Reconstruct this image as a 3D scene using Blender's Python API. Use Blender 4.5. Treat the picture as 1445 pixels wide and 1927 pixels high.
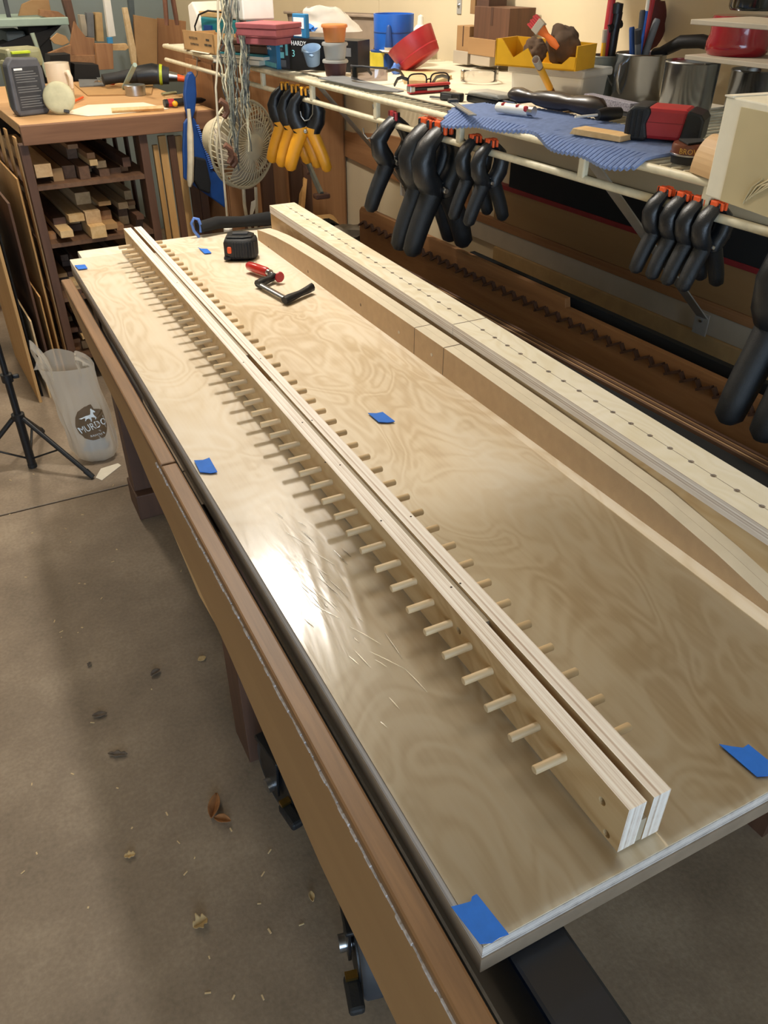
import bpy, bmesh, math, random
from mathutils import Vector, Matrix, noise
for o in list(bpy.data.objects): bpy.data.objects.remove(o)
rad = math.radians
SC = bpy.context.scene
COL = SC.collection
# ------------------------------------------------------------------ camera
FPX, PITCH, YAW, CH = 1510.0, rad(34.67), rad(26.97), 1.335
cd = bpy.data.cameras.new('camera'); cam = bpy.data.objects.new('camera', cd); COL.objects.link(cam)
cam.location = (0, 0, CH); cam.rotation_euler = (rad(90)-PITCH, 0, -YAW)
cd.sensor_fit = 'HORIZONTAL'; cd.sensor_width = 36.0; cd.lens = 36.0*FPX/1445.0
cd.clip_start = 0.02; cd.clip_end = 60
SC.camera = cam
# ------------------------------------------------------------------ world, lights, exposure
SC.view_settings.view_transform = 'Standard'; SC.view_settings.look = 'None'
SC.view_settings.gamma = 1.0; SC.view_settings.use_curve_mapping = False
SC.view_settings.exposure = 0.0
wd_ = bpy.data.worlds.new('world'); SC.world = wd_; wd_.use_nodes = True
bg = wd_.node_tree.nodes['Background']; bg.inputs[0].default_value = (0.66, 0.80, 1.0, 1); bg.inputs[1].default_value = 3.0
def light(name, kind, loc, power, color, size=0.1, size_y=None, rot=(0,0,0), spread=None):
    l = bpy.data.lights.new(name, kind); l.energy = power; l.color = color
    if kind == 'AREA':
        l.size = size
        if size_y: l.shape = 'RECTANGLE'; l.size_y = size_y
        if spread: l.spread = spread
    else: l.shadow_soft_size = size
    o = bpy.data.objects.new(name, l); COL.objects.link(o); o.location = loc; o.rotation_euler = rot
    return o
CEIL = 2.42
light('door_daylight', 'AREA', (-1.0, -3.0, 1.10), 60, (0.56, 0.78, 1.0), 2.3, 2.0, rot=(rad(90), 0, 0))
light('bulb_light', 'POINT', (0.65, 2.15, 2.06), 63, (1.0, 0.94, 0.85), 0.055)
light('back_light', 'AREA', (0.10, 3.95, 2.33), 24, (1.0, 0.84, 0.64), 0.16, 1.15)
# ------------------------------------------------------------------ frames and helpers
FW = Vector((math.sin(YAW)*math.cos(PITCH), math.cos(YAW)*math.cos(PITCH), -math.sin(PITCH)))
RT = Vector((math.cos(YAW), -math.sin(YAW), 0)); UP = RT.cross(FW); CO = Vector((0, 0, CH))
WR = rad(3.55)                                   # the wall, its shelf and the rear bench are turned by this
WN = Vector((math.cos(WR), math.sin(WR), 0)); WD = Vector((-math.sin(WR), math.cos(WR), 0))
TZ, SZ, US, UW = 0.715, 1.07, 1.015, 1.60        # table top, shelf top, shelf front, wall
def ray(x, y): return FW + RT*((x-722.5)/FPX) - UP*((y-963.5)/FPX)
def at(x, y, z): d = ray(x, y); return CO + d*((z-CH)/d.z)
def atx(x, y, X): d = ray(x, y); return CO + d*(X/d.x)
def aty(x, y, Y): d = ray(x, y); return CO + d*(Y/d.y)
def atw(x, y, u): d = ray(x, y); return CO + d*(u/d.dot(WN))
def atv(x, y, v): d = ray(x, y); return CO + d*(v/d.dot(WD))
def wf(u, v, z): return WN*u + WD*v + Vector((0, 0, z))
def prj(P):
    q = Vector(P)-CO; d = q.dot(FW); return 722.5+FPX*q.dot(RT)/d, 963.5-FPX*q.dot(UP)/d
def hgt(P, yt):
    lo, hi = -0.4, 2.0
    for _ in range(40):
        m = (lo+hi)/2
        if prj((P[0], P[1], P[2]+m))[1] > yt: lo = m
        else: hi = m
    return m
def mpp(P): return (Vector(P)-CO).dot(FW)/FPX
def rnd(a, b): return R.uniform(a, b)
R = random.Random(11)
class MB:
    def __init__(s): s.v = []; s.f = []
    def add(s, vs, fs):
        n = len(s.v); s.v += [Vector(p) for p in vs]; s.f += [tuple(i+n for i in f) for f in fs]; return s
    def box(s, x0, x1, y0, y1, z0, z1, M=None):
        vs = [Vector(p) for p in ((x0,y0,z0),(x1,y0,z0),(x1,y1,z0),(x0,y1,z0),(x0,y0,z1),(x1,y0,z1),(x1,y1,z1),(x0,y1,z1))]
        if M: vs = [M@p for p in vs]
        return s.add(vs, [(0,3,2,1),(4,5,6,7),(0,1,5,4),(1,2,6,5),(2,3,7,6),(3,0,4,7)])
    def cb(s, c, d, M=None):
        return s.box(c[0]-d[0]/2, c[0]+d[0]/2, c[1]-d[1]/2, c[1]+d[1]/2, c[2]-d[2]/2, c[2]+d[2]/2, M)
    def loft(s, rings, closed=True, caps=True, loop=False):
        n = len(rings[0]); vs = [p for r in rings for p in r]; fs = []
        m = len(rings)
        for i in range(m if loop else m-1):
            a, b = i*n, ((i+1) % m)*n
            for j in range(n if closed else n-1):
                k = (j+1) % n; fs.append((a+j, a+k, b+k, b+j))
        if caps and not loop and closed:
            fs.append(tuple(range(n))[::-1]); fs.append(tuple((m-1)*n+j for j in range(n)))
        return s.add(vs, fs)
    def tube(s, pts, r, n=8, ref=None, ry=None, loop=False):
        pts = [Vector(p) for p in pts]; m = len(pts)
        rr = r if isinstance(r, (list, tuple)) else [r]*m
        r2 = rr if ry is None else (ry if isinstance(ry, (list, tuple)) else [ry]*m)
        rings = []; up = Vector(ref) if ref else None
        for i, p in enumerate(pts):
            if loop: t = pts[(i+1) % m]-pts[i-1]
            else: t = pts[min(i+1, m-1)]-pts[max(i-1, 0)]
            if t.length < 1e-9: t = Vector((0, 0, 1))
            t.normalize()
            if up is None: up = Vector((0,0,1)) if abs(t.z) < .9 else Vector((1,0,0))
            a = t.cross(up)
            if a.length < 1e-6: a = t.orthogonal()
            a.normalize(); b = a.cross(t).normalized()
            if not ref: up = b
            rings.append([p + a*(rr[i]*math.cos(2*math.pi*j/n)) + b*(r2[i]*math.sin(2*math.pi*j/n)) for j in range(n)])
        return s.loft(rings, loop=loop)
    def lathe(s, prof, n=24, M=None, sx=1.0, caps=True):
        rings = [[Vector((r*math.cos(2*math.pi*j/n)*sx, r*math.sin(2*math.pi*j/n), z)) for j in range(n)] for r, z in prof]
        if M: rings = [[M@p for p in q] for q in rings]
        return s.loft(rings, caps=caps)
    def prism(s, poly, h0, h1, M=None):
        n = len(poly)
        vs = [Vector((a, b, h0)) for a, b in poly] + [Vector((a, b, h1)) for a, b in poly]
        if M: vs = [M@p for p in vs]
        return s.add(vs, [tuple(range(n))[::-1], tuple(range(n, 2*n))] + [(i, (i+1) % n, n+(i+1) % n, n+i) for i in range(n)])
    def grid(s, fn, nu, nv, thick=None):
        vs = [Vector(fn(i/(nu-1), j/(nv-1))) for i in range(nu) for j in range(nv)]
        fs = [(i*nv+j, (i+1)*nv+j, (i+1)*nv+j+1, i*nv+j+1) for i in range(nu-1) for j in range(nv-1)]
        return s.add(vs, fs)
    def mesh(s, name, smooth=False):
        me = bpy.data.meshes.new(name); me.from_pydata([tuple(p) for p in s.v], [], s.f)
        b = bmesh.new(); b.from_mesh(me); bmesh.ops.recalc_face_normals(b, faces=b.faces); b.to_mesh(me); b.free()
        if smooth:
            for p in me.polygons: p.use_smooth = True
            try: me.set_sharp_from_angle(angle=rad(smooth if isinstance(smooth, (int, float)) and smooth is not True else 45))
            except Exception: pass
        return me
    def build(s, name, m, parent=None, smooth=False, bevel=0, solid=0, loc=None, rot=None, subd=0):
        me = s.mesh(name, smooth); return link(name, me, m, parent, bevel, solid, loc, rot, subd)
def link(name, me, m, parent=None, bevel=0, solid=0, loc=None, rot=None, subd=0):
    if m is not None and not me.materials: me.materials.append(MT[m] if isinstance(m, str) else m)
    o = bpy.data.objects.new(name, me); COL.objects.link(o)
    if parent: o.parent = parent
    if loc is not None: o.location = loc
    if rot is not None: o.rotation_euler = rot
    if solid: d = o.modifiers.new('solid', 'SOLIDIFY'); d.thickness = solid; d.offset = 0
    if bevel:
        d = o.modifiers.new('bevel', 'BEVEL'); d.width = bevel; d.segments = 2; d.limit_method = 'ANGLE'; d.angle_limit = rad(40)
    if subd: d = o.modifiers.new('sub', 'SUBSURF'); d.levels = subd; d.render_levels = subd
    return o
def tag(o, label, cat, group=None):
    o['label'] = label; o['category'] = cat
    if group: o['group'] = group
    return o
def thing(name, label, cat, loc=(0,0,0), rz=0.0, group=None, rot=None):
    o = bpy.data.objects.new(name, None); COL.objects.link(o); o.empty_display_size = .05
    o.location = loc; o.rotation_euler = rot if rot else (0, 0, rz)
    return tag(o, label, cat, group)
def struct(o): o['kind'] = 'structure'; return o
def dup(root, loc, rz=None, label=None, rot=None, scale=None):
    r = root.copy(); COL.objects.link(r); r.location = loc
    if rz is not None: r.rotation_euler = (0, 0, rz)
    if rot is not None: r.rotation_euler = rot
    if scale: r.scale = (scale,)*3
    if label: r['label'] = label
    for ch in list(root.children):
        c = ch.copy(); COL.objects.link(c); c.parent = r
        for g in list(ch.children):
            d = g.copy(); COL.objects.link(d); d.parent = c
    return r
def T(x=0, y=0, z=0): return Matrix.Translation((x, y, z))
def RX(a): return Matrix.Rotation(rad(a), 4, 'X')
def RY(a): return Matrix.Rotation(rad(a), 4, 'Y')
def RZ(a): return Matrix.Rotation(rad(a), 4, 'Z')
def text(name, body, size, m, parent, M, ext=0.0003, align='CENTER', sx=1.0, warp=None):
    cu = bpy.data.curves.new('t', 'FONT'); cu.body = body; cu.size = size; cu.extrude = ext; cu.align_x = align; cu.align_y = 'CENTER'
    cu.resolution_u = 2
    to = bpy.data.objects.new('t', cu); COL.objects.link(to); bpy.context.view_layer.update()
    me = bpy.data.meshes.new_from_object(to.evaluated_get(bpy.context.evaluated_depsgraph_get()))
    bpy.data.objects.remove(to); bpy.data.curves.remove(cu)
    me.materials.clear(); me.name = name
    for v in me.vertices:
        p = Vector((v.co.x*sx, v.co.y, v.co.z))
        v.co = warp(p) if warp else M@p
    return link(name, me, m, parent)
def blob(c, s, seed=0, amp=.25, fr=2.0, sub=3, flat=None):
    b = bmesh.new(); bmesh.ops.create_icosphere(b, subdivisions=sub, radius=1)
    for v in b.verts:
        p = v.co.copy(); k = 1+amp*noise.noise(p*fr+Vector((seed*3.1, seed*1.7, 0)))+amp*.5*noise.noise(p*fr*2.3+Vector((0, seed*2.3, 5)))
        q = Vector((p.x*s[0], p.y*s[1], p.z*s[2]))*k
        if flat is not None: q.z = max(q.z, flat)
        v.co = Vector(c)+q
    m = MB(); b.verts.ensure_lookup_table()
    m.add([v.co.copy() for v in b.verts], [tuple(v.index for v in f.verts) for f in b.faces]); b.free(); return m
# ------------------------------------------------------------------ materials
MT = {}
def lin(h):
    if isinstance(h, str):
        h = h.lstrip('#'); c = [int(h[i:i+2], 16)/255 for i in (0, 2, 4)]
    else: c = [x/255 for x in h]
    return tuple(x/12.92 if x <= .04045 else ((x+.055)/1.055)**2.4 for x in c) + (1,)
def nm(name):
    m = bpy.data.materials.new(name); m.use_nodes = True; MT[name] = m; nt = m.node_tree
    return m, nt, nt.nodes['Principled BSDF']
def nd(nt, t, **k):
    n = nt.nodes.new(t)
    for a, b in k.items(): setattr(n, a, b)
    return n
def ramp(nt, fac, stops):
    r = nd(nt, 'ShaderNodeValToRGB'); e = r.color_ramp.elements
    while len(e) < len(stops): e.new(.5)
    for q, (p, c) in zip(e, stops): q.position = p; q.color = c
    nt.links.new(fac, r.inputs[0]); return r.outputs[0]
def coords(nt, scale=(1,1,1), jitter=True, rot=(0,0,0)):
    tc = nd(nt, 'ShaderNodeTexCoord'); mp = nd(nt, 'ShaderNodeMapping'); mp.inputs['Scale'].default_value = scale; mp.inputs['Rotation'].default_value = rot
    nt.links.new(tc.outputs['Object'], mp.inputs[0])
    if jitter:
        oi = nd(nt, 'ShaderNodeObjectInfo'); mm = nd(nt, 'ShaderNodeMath', operation='MULTIPLY'); mm.inputs[1].default_value = 37.0
        nt.links.new(oi.outputs['Random'], mm.inputs[0]); nt.links.new(mm.outputs[0], mp.inputs['Location'])
    return mp.outputs[0]
def plain(name, c, rough=.55, metal=0.0, var=.12, vs=30.0, bump=0.0, bs=120.0, coat=0.0, trans=0.0, alpha=1.0, emit=None, spec=None, sss=0.0):
    m, nt, p = nm(name); c = lin(c)
    p.inputs['Roughness'].default_value = rough; p.inputs['Metallic'].default_value = metal
    p.inputs['Coat Weight'].default_value = coat; p.inputs['Transmission Weight'].default_value = trans; p.inputs['Alpha'].default_value = alpha
    if spec is not None: p.inputs['Specular IOR Level'].default_value = spec
    co = coords(nt)
    n = nd(nt, 'ShaderNodeTexNoise'); n.inputs['Scale'].default_value = vs; n.inputs['Detail'].default_value = 3; nt.links.new(co, n.inputs[0])
    lo = tuple(x*(1-var) for x in c[:3])+(1,); hi = tuple(min(1, x*(1+var)) for x in c[:3])+(1,)
    nt.links.new(ramp(nt, n.outputs[0], [(.3, lo), (.7, hi)]), p.inputs['Base Color'])
    if bump:
        b = nd(nt, 'ShaderNodeBump'); b.inputs['Strength'].default_value = bump; b.inputs['Distance'].default_value = .002
        n2 = nd(nt, 'ShaderNodeTexNoise'); n2.inputs['Scale'].default_value = bs; n2.inputs['Detail'].default_value = 4; nt.links.new(co, n2.inputs[0])
        nt.links.new(n2.outputs[0], b.inputs['Height']); nt.links.new(b.outputs[0], p.inputs['Normal'])
    return m
def wood(name, c1, c2, axis='y', fr=40.0, st=.07, rough=.6, contrast=.28, bump=.1, coat=0.0, big=6.0):
    m, nt, p = nm(name); a, b = lin(c1), lin(c2)
    sc = [1, 1, 1]; sc['xyz'.index(axis)] = st
    co = coords(nt, sc)
    n = nd(nt, 'ShaderNodeTexNoise'); n.inputs['Scale'].default_value = fr; n.inputs['Detail'].default_value = 5; n.inputs['Roughness'].default_value = .6; n.inputs['Distortion'].default_value = .6
    nt.links.new(co, n.inputs[0])
    n2 = nd(nt, 'ShaderNodeTexNoise'); n2.inputs['Scale'].default_value = big; n2.inputs['Detail'].default_value = 2; nt.links.new(co, n2.inputs[0])
    mx = nd(nt, 'ShaderNodeMath', operation='MULTIPLY_ADD'); mx.inputs[1].default_value = .55
    nt.links.new(n.outputs[0], mx.inputs[0])
    m2 = nd(nt, 'ShaderNodeMath', operation='MULTIPLY'); m2.inputs[1].default_value = .45; nt.links.new(n2.outputs[0], m2.inputs[0]); nt.links.new(m2.outputs[0], mx.inputs[2])
    col = ramp(nt, mx.outputs[0], [(.5-contrast*.5, b), (.5+contrast*.5, a)])
    oi = nd(nt, 'ShaderNodeObjectInfo'); hs = nd(nt, 'ShaderNodeHueSaturation')
    mr = nd(nt, 'ShaderNodeMapRange'); mr.inputs[3].default_value = .82; mr.inputs[4].default_value = 1.15
    nt.links.new(oi.outputs['Random'], mr.inputs[0]); nt.links.new(mr.outputs[0], hs.inputs['Value']); nt.links.new(col, hs.inputs['Color'])
    nt.links.new(hs.outputs[0], p.inputs['Base Color'])
    p.inputs['Roughness'].default_value = rough; p.inputs['Coat Weight'].default_value = coat
    bp = nd(nt, 'ShaderNodeBump'); bp.inputs['Strength'].default_value = bump; bp.inputs['Distance'].default_value = .001
    nt.links.new(n.outputs[0], bp.inputs['Height']); nt.links.new(bp.outputs[0], p.inputs['Normal'])
    return m
def plyedge(name, axis, period, c1, c2, rough=.55, c3=None):
    m, nt, p = nm(name); sc = [0, 0, 0]; sc['xyz'.index(axis)] = 1.0/period
    co = coords(nt, sc, jitter=False)
    n = nd(nt, 'ShaderNodeTexNoise', noise_dimensions='3D'); n.inputs['Scale'].default_value = 1.3; n.inputs['Detail'].default_value = 1; nt.links.new(co, n.inputs[0])
    co2 = coords(nt, (60, 6, 60) if axis != 'y' else (60, 60, 60)); n2 = nd(nt, 'ShaderNodeTexNoise'); n2.inputs['Scale'].default_value = 2.0; n2.inputs['Detail'].default_value = 4; nt.links.new(co2, n2.inputs[0])
    ad = nd(nt, 'ShaderNodeMath', operation='MULTIPLY_ADD'); ad.inputs[1].default_value = .25; nt.links.new(n2.outputs[0], ad.inputs[0]); nt.links.new(n.outputs[0], ad.inputs[2])
    nt.links.new(ramp(nt, ad.outputs[0], [(.42, lin(c2)), (.60, lin(c1)), (.78, lin(c3 or c1))]), p.inputs['Base Color'])
    p.inputs['Roughness'].default_value = rough
    return m
def birch(name, a, b, c, rough=.5, coat=0.0, sc=8.0, axis='y'):
    m, nt, p = nm(name); s = [1, 1, 1]; s['xyz'.index(axis)] = .45
    co = coords(nt, s, jitter=False)
    n = nd(nt, 'ShaderNodeTexNoise'); n.inputs['Scale'].default_value = sc; n.inputs['Detail'].default_value = 2; n.inputs['Distortion'].default_value = 1.4; nt.links.new(co, n.inputs[0])
    w = nd(nt, 'ShaderNodeMath', operation='MULTIPLY'); w.inputs[1].default_value = 60.0; nt.links.new(n.outputs[0], w.inputs[0])
    sn = nd(nt, 'ShaderNodeMath', operation='SINE'); nt.links.new(w.outputs[0], sn.inputs[0])
    n2 = nd(nt, 'ShaderNodeTexNoise'); n2.inputs['Scale'].default_value = 3.0; n2.inputs['Detail'].default_value = 3; n2.inputs['Distortion'].default_value = .8; nt.links.new(co, n2.inputs[0])
    co3 = coords(nt, (90, 4, 90) if axis == 'y' else (90, 90, 90), jitter=False); n3 = nd(nt, 'ShaderNodeTexNoise'); n3.inputs['Scale'].default_value = 2.2; n3.inputs['Detail'].default_value = 4; nt.links.new(co3, n3.inputs[0])
    a1 = nd(nt, 'ShaderNodeMath', operation='MULTIPLY_ADD'); a1.inputs[1].default_value = .056; nt.links.new(sn.outputs[0], a1.inputs[0]); nt.links.new(n2.outputs[0], a1.inputs[2])
    a2 = nd(nt, 'ShaderNodeMath', operation='MULTIPLY_ADD'); a2.inputs[1].default_value = .16; nt.links.new(n3.outputs[0], a2.inputs[0]); nt.links.new(a1.outputs[0], a2.inputs[2])
    nt.links.new(ramp(nt, a2.outputs[0], [(.38, lin(c)), (.56, lin(b)), (.78, lin(a))]), p.inputs['Base Color'])
    p.inputs['Roughness'].default_value = rough; p.inputs['Coat Weight'].default_value = coat
    return m
def film(name, tint=(1,1,1), fac=.06, rough=.12, bump=.6, bs=14.0, stretch=(1, .25, 1), thin=.0):
    m, nt, p = nm(name); out = nt.nodes['Material Output']; nt.nodes.remove(p)
    tr = nd(nt, 'ShaderNodeBsdfTransparent'); tr.inputs[0].default_value = tuple(tint)+(1,)
    gl = nd(nt, 'ShaderNodeBsdfGlossy'); gl.inputs['Roughness'].default_value = rough
    fr = nd(nt, 'ShaderNodeFresnel'); fr.inputs[0].default_value = 1.38
    ad = nd(nt, 'ShaderNodeMath', operation='ADD'); ad.inputs[1].default_value = fac; nt.links.new(fr.outputs[0], ad.inputs[0])
    mx = nd(nt, 'ShaderNodeMixShader'); nt.links.new(ad.outputs[0], mx.inputs[0]); nt.links.new(tr.outputs[0], mx.inputs[1]); nt.links.new(gl.outputs[0], mx.inputs[2])
    if bump:
        co = coords(nt, stretch); n = nd(nt, 'ShaderNodeTexNoise'); n.inputs['Scale'].default_value = bs; n.inputs['Detail'].default_value = 3; n.inputs['Distortion'].default_value = .5; nt.links.new(co, n.inputs[0])
        b = nd(nt, 'ShaderNodeBump'); b.inputs['Strength'].default_value = bump; b.inputs['Distance'].default_value = .004
        nt.links.new(n.outputs[0], b.inputs['Height']); nt.links.new(b.outputs[0], gl.inputs['Normal'])
    nt.links.new(mx.outputs[0], out.inputs[0]); return m
def haze(name, c, opac=.5, rough=.35, sub=0.0):          # thin translucent plastic
    m, nt, p = nm(name); out = nt.nodes['Material Output']
    p.inputs['Base Color'].default_value = lin(c); p.inputs['Roughness'].default_value = rough
    tr = nd(nt, 'ShaderNodeBsdfTransparent'); tl = nd(nt, 'ShaderNodeBsdfTranslucent'); tl.inputs[0].default_value = lin(c)
    m1 = nd(nt, 'ShaderNodeMixShader'); m1.inputs[0].default_value = .35; nt.links.new(p.outputs[0], m1.inputs[1]); nt.links.new(tl.outputs[0], m1.inputs[2])
    m2 = nd(nt, 'ShaderNodeMixShader'); m2.inputs[0].default_value = opac; nt.links.new(tr.outputs[0], m2.inputs[1]); nt.links.new(m1.outputs[0], m2.inputs[2])
    nt.links.new(m2.outputs[0], out.inputs[0]); return m

birch('birch_face', '#f3ebdd', '#e9dcc6', '#d3bf9f', rough=.42)
birch('birch_jig', '#cfb78f', '#c1a277', '#a98659', rough=.45, axis='y')
birch('birch_top', '#efe9da', '#e6dec8', '#d6c7a6', rough=.5)
plyedge('ply_edge_x', 'x', .0040, '#e9dfd6', '#b79f8c', c3='#f7f2ec')
plyedge('ply_edge_z', 'z', .0030, '#cfc8c4', '#6b605c', c3='#efe9e4')
plain('edge_brown', '#7f6d58', .75, var=.25, vs=40)
plyedge('ply_edge_hole', 'z', .0034, '#dcd0c4', '#a48c7a', c3='#f3ece4')
plyedge('ply_edge_dark', 'x', .0090, '#b5976c', '#6d5236', c3='#cdb488')
plain('mdf', '#bd9f7a', .75, var=.05, vs=60, bump=.1, bs=300)
plain('mdf_dark', '#8f7f6d', .75, var=.10, vs=40)
plain('mdf_edge', '#d3c8b2', .8, var=.07, vs=20)
wood('oak_rail', '#876441', '#63472c', 'y', 90, .05, .5)
wood('tan_board', '#a98558', '#916d45', 'y', 14, .12, .65, contrast=.5)
wood('leg_dark', '#634534', '#493124', 'z', 40, .1)
wood('walnut', '#72533c', '#4e3626', 'y', 50, .06)
wood('walnut_z', '#674630', '#462e20', 'z', 50, .06)
wood('pine', '#d8b887', '#bd955f', 'y', 50, .05)
wood('pine_z', '#d0a56c', '#b28348', 'z', 40, .05)
wood('maple', '#cfae83', '#b28e62', 'y', 60, .05)
wood('cherry', '#a67a52', '#875d3b', 'y', 50, .06)
wood('cherry_z', '#a67a52', '#875d3b', 'z', 40, .06)
wood('cherry_x', '#8d6447', '#6f4a32', 'x', 40, .06)
wood('bench_top', '#dfb683', '#c39360', 'x', 30, .12, contrast=.5)
wood('chevron_wood', '#ab7849', '#865a33', 'y', 40, .08)
wood('dowel', '#ddc6a2', '#c4a67c', 'x', 200, .05, .5, contrast=.5)
wood('beech', '#e0c59a', '#c9a876', 'y', 60, .1)
plain('slot_dark', '#4a3020', .7)
plain('hole', '#33261c', .9)
plain('pencil', '#6d5d4c', .8)
plain('glue_white', '#c9c2c0', .7, var=.3, vs=200, bump=.6)
plain('blue_tape', '#1f6fd8', .75, var=.06, vs=80, bump=.15, bs=500)
plain('black_steel', '#0b1422', .3, metal=.0, coat=.2)
plain('black_plastic', '#15171b', .42, var=.2, bump=.15, bs=300)
plain('black_rubber', '#1b1c1f', .6, var=.2, bump=.25, bs=400)
plain('black_matte', '#0e0e10', .75)
plain('grey_dark', '#33353a', .6, var=.2)
plain('grey_mid', '#6e7072', .6, var=.15)
plain('clamp_body', '#15181d', .38, var=.25, vs=60, bump=.2, bs=500)
plain('clamp_grip', '#121519', .5, var=.2, vs=80, bump=.35, bs=900)
plain('orange_pad', '#f0602c', .45, var=.08)
plain('yellow_grip', '#e8a126', .4, var=.06)
plain('red_plastic', '#ae2c32', .4, var=.07)
plain('red_clamp', '#b8201c', .28, coat=.5)
plain('steel', '#b9bcc0', .28, metal=1.0, var=.1)
plain('steel_can', '#9aa0a8', .22, metal=1.0, var=.18, vs=9, bump=.05, bs=12)
plain('brass', '#c9a45a', .3, metal=1.0)
plain('rod_white', '#d9d0b4', .5, var=.12, vs=50)
plain('brace_grey', '#a4a19a', .5, var=.1)
plain('wall_paint', '#d9c8a6', .85, var=.03, vs=6)
plain('wall_grey', '#7f8a8a', .85, var=.05, vs=4)
plain('ceiling_paint', '#cfc6b4', .9, var=.03)
plain('paper', '#e8dfcc', .8, var=.05)
plain('white_plastic', '#e8e4da', .4, var=.04)
plain('white_glaze', '#eadfcd', .25, coat=.3, var=.03)
plain('cardboard', '#b08a5a', .85, var=.06)
plain('print_dark', '#3a342c', .8)
plain('print_white', '#e9eef0', .7)
plain('print_teal', '#7fd0d6', .7)
plain('teal', '#1f7480', .45)
plain('blue_deep', '#16407f', .5, var=.1)
plain('blue_bright', '#2465c4', .45, var=.06)
plain('blue_box', '#2f7fb0', .5, var=.2, vs=8)
plain('blue_glove', '#2f7de0', .5)
plain('blue_cup', '#7e9ab8', .5)
plain('blue_light', '#5d86d8', .45)
plain('yellow_plastic', '#e0a81e', .45, var=.05)
plain('yellow_roll', '#d8c23a', .5)
plain('orange_paint', '#e4722e', .45)
plain('brush_red', '#c43a3a', .7)
plain('rag_brown', '#55412f', .95, var=.35, vs=30, bump=.6, bs=60)
plain('rag_grey', '#6e6455', .95, var=.3, vs=25, bump=.4, bs=60)
plain('leather', '#6d4a3a', .6, var=.2)
plain('red_enamel', '#8c1420', .2, coat=.6, var=.1)
plain('dark_glass', '#141a18', .15, coat=.5)
plain('galv', '#7d8078', .55, metal=.4, var=.2, vs=25)
plain('mat_blue', '#8093bf', .85, var=.12, vs=60)
plain('glitter', '#8d8a96', .5, var=.6, vs=500)
plain('lime', '#b4c42a', .45)
plain('olive_grey', '#8c8a68', .5)
plain('battery_grey', '#55565c', .55)
plain('cap_khaki', '#b8b596', .6, bump=.3, bs=40)
plain('twine_grey', '#8b8d80', .8, var=.45, vs=200)
plain('twine_dark', '#565a58', .8, var=.4, vs=200)
plain('twine_pale', '#c9c2a4', .8, var=.25, vs=200)
plain('fan_ivory', '#c4b899', .5, var=.1)
plain('cord_ivory', '#d2c6ac', .5)
plain('leaf_brown', '#9a6a40', .8, var=.3, vs=60)
plain('leaf_grey', '#6a5f55', .85, var=.3, vs=60)
plain('leaf_tan', '#c9ad7e', .8, var=.2)
plain('leaf_emblem', '#6a5236', .6, var=.08)
plain('chip', '#d8bf94', .8)
plain('shade_green', '#93a79c', .5, var=.05)
plain('machine_grey', '#4b5558', .55)
plain('pegboard', '#d7c49e', .8, var=.03)
plain('pouch_maroon', '#5a2422', .7)
plain('mauve_box', '#a0565a', .7)
plain('bin_taupe', '#9c8a78', .5)
plain('wood_dark', '#251d1c', .35, coat=.3)
plain('box_white', '#e2dbc6', .75, var=.05)
plain('tape_tan', '#c3b48e', .35, var=.12, vs=8, coat=.3)
plain('kiwi_brown', '#6b3a24', .35, metal=.2, coat=.4)
plain('gold_print', '#d0a44a', .5)
plain('felt_black', '#121315', .9)
plain('tan_round', '#b89868', .7, var=.1)
plain('pale_board', '#b3a793', .75, var=.1, vs=10)
plain('red_edge', '#7d1f24', .6)
film('plastic_film', fac=.02, rough=.20, bump=.12, bs=40)
film('film_crease', fac=.25, rough=.12, bump=0)
film('clear_plastic', (.93,.93,.92), fac=.05, rough=.06, bump=0)
film('smoke_plastic', (.62,.58,.58), fac=.06, rough=.06, bump=0)
film('clear_lens', (.9,.92,.92), fac=.05, rough=.04, bump=0)
haze('frost_plastic', '#dcdcd6', .55)
haze('bag_white', '#e2d8c8', .62, .45)
haze('bag_thin', '#efeae2', .72, .4)
haze('cup_frost', '#c9cccb', .6)
haze('cup_orange', '#e09a5c', .9)
haze('cup_red', '#5d3a3c', .9)
# concrete
m, nt, p = nm('concrete'); co = coords(nt, jitter=False)
n1 = nd(nt, 'ShaderNodeTexNoise'); n1.inputs['Scale'].default_value = 3.2; n1.inputs['Detail'].default_value = 6; n1.inputs['Roughness'].default_value = .65; nt.links.new(co, n1.inputs[0])
n2 = nd(nt, 'ShaderNodeTexNoise'); n2.inputs['Scale'].default_value = 120; n2.inputs['Detail'].default_value = 4; nt.links.new(co, n2.inputs[0])
mx = nd(nt, 'ShaderNodeMath', operation='MULTIPLY_ADD'); mx.inputs[1].default_value = .35; nt.links.new(n2.outputs[0], mx.inputs[0]); nt.links.new(n1.outputs[0], mx.inputs[2])
nt.links.new(ramp(nt, mx.outputs[0], [(.45, lin('#756757')), (.68, lin('#8d7d6b')), (.88, lin('#a3937f'))]), p.inputs['Base Color'])
p.inputs['Roughness'].default_value = .62
bp = nd(nt, 'ShaderNodeBump'); bp.inputs['Strength'].default_value = .25; bp.inputs['Distance'].default_value = .002; nt.links.new(n2.outputs[0], bp.inputs['Height']); nt.links.new(bp.outputs[0], p.inputs['Normal'])
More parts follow.
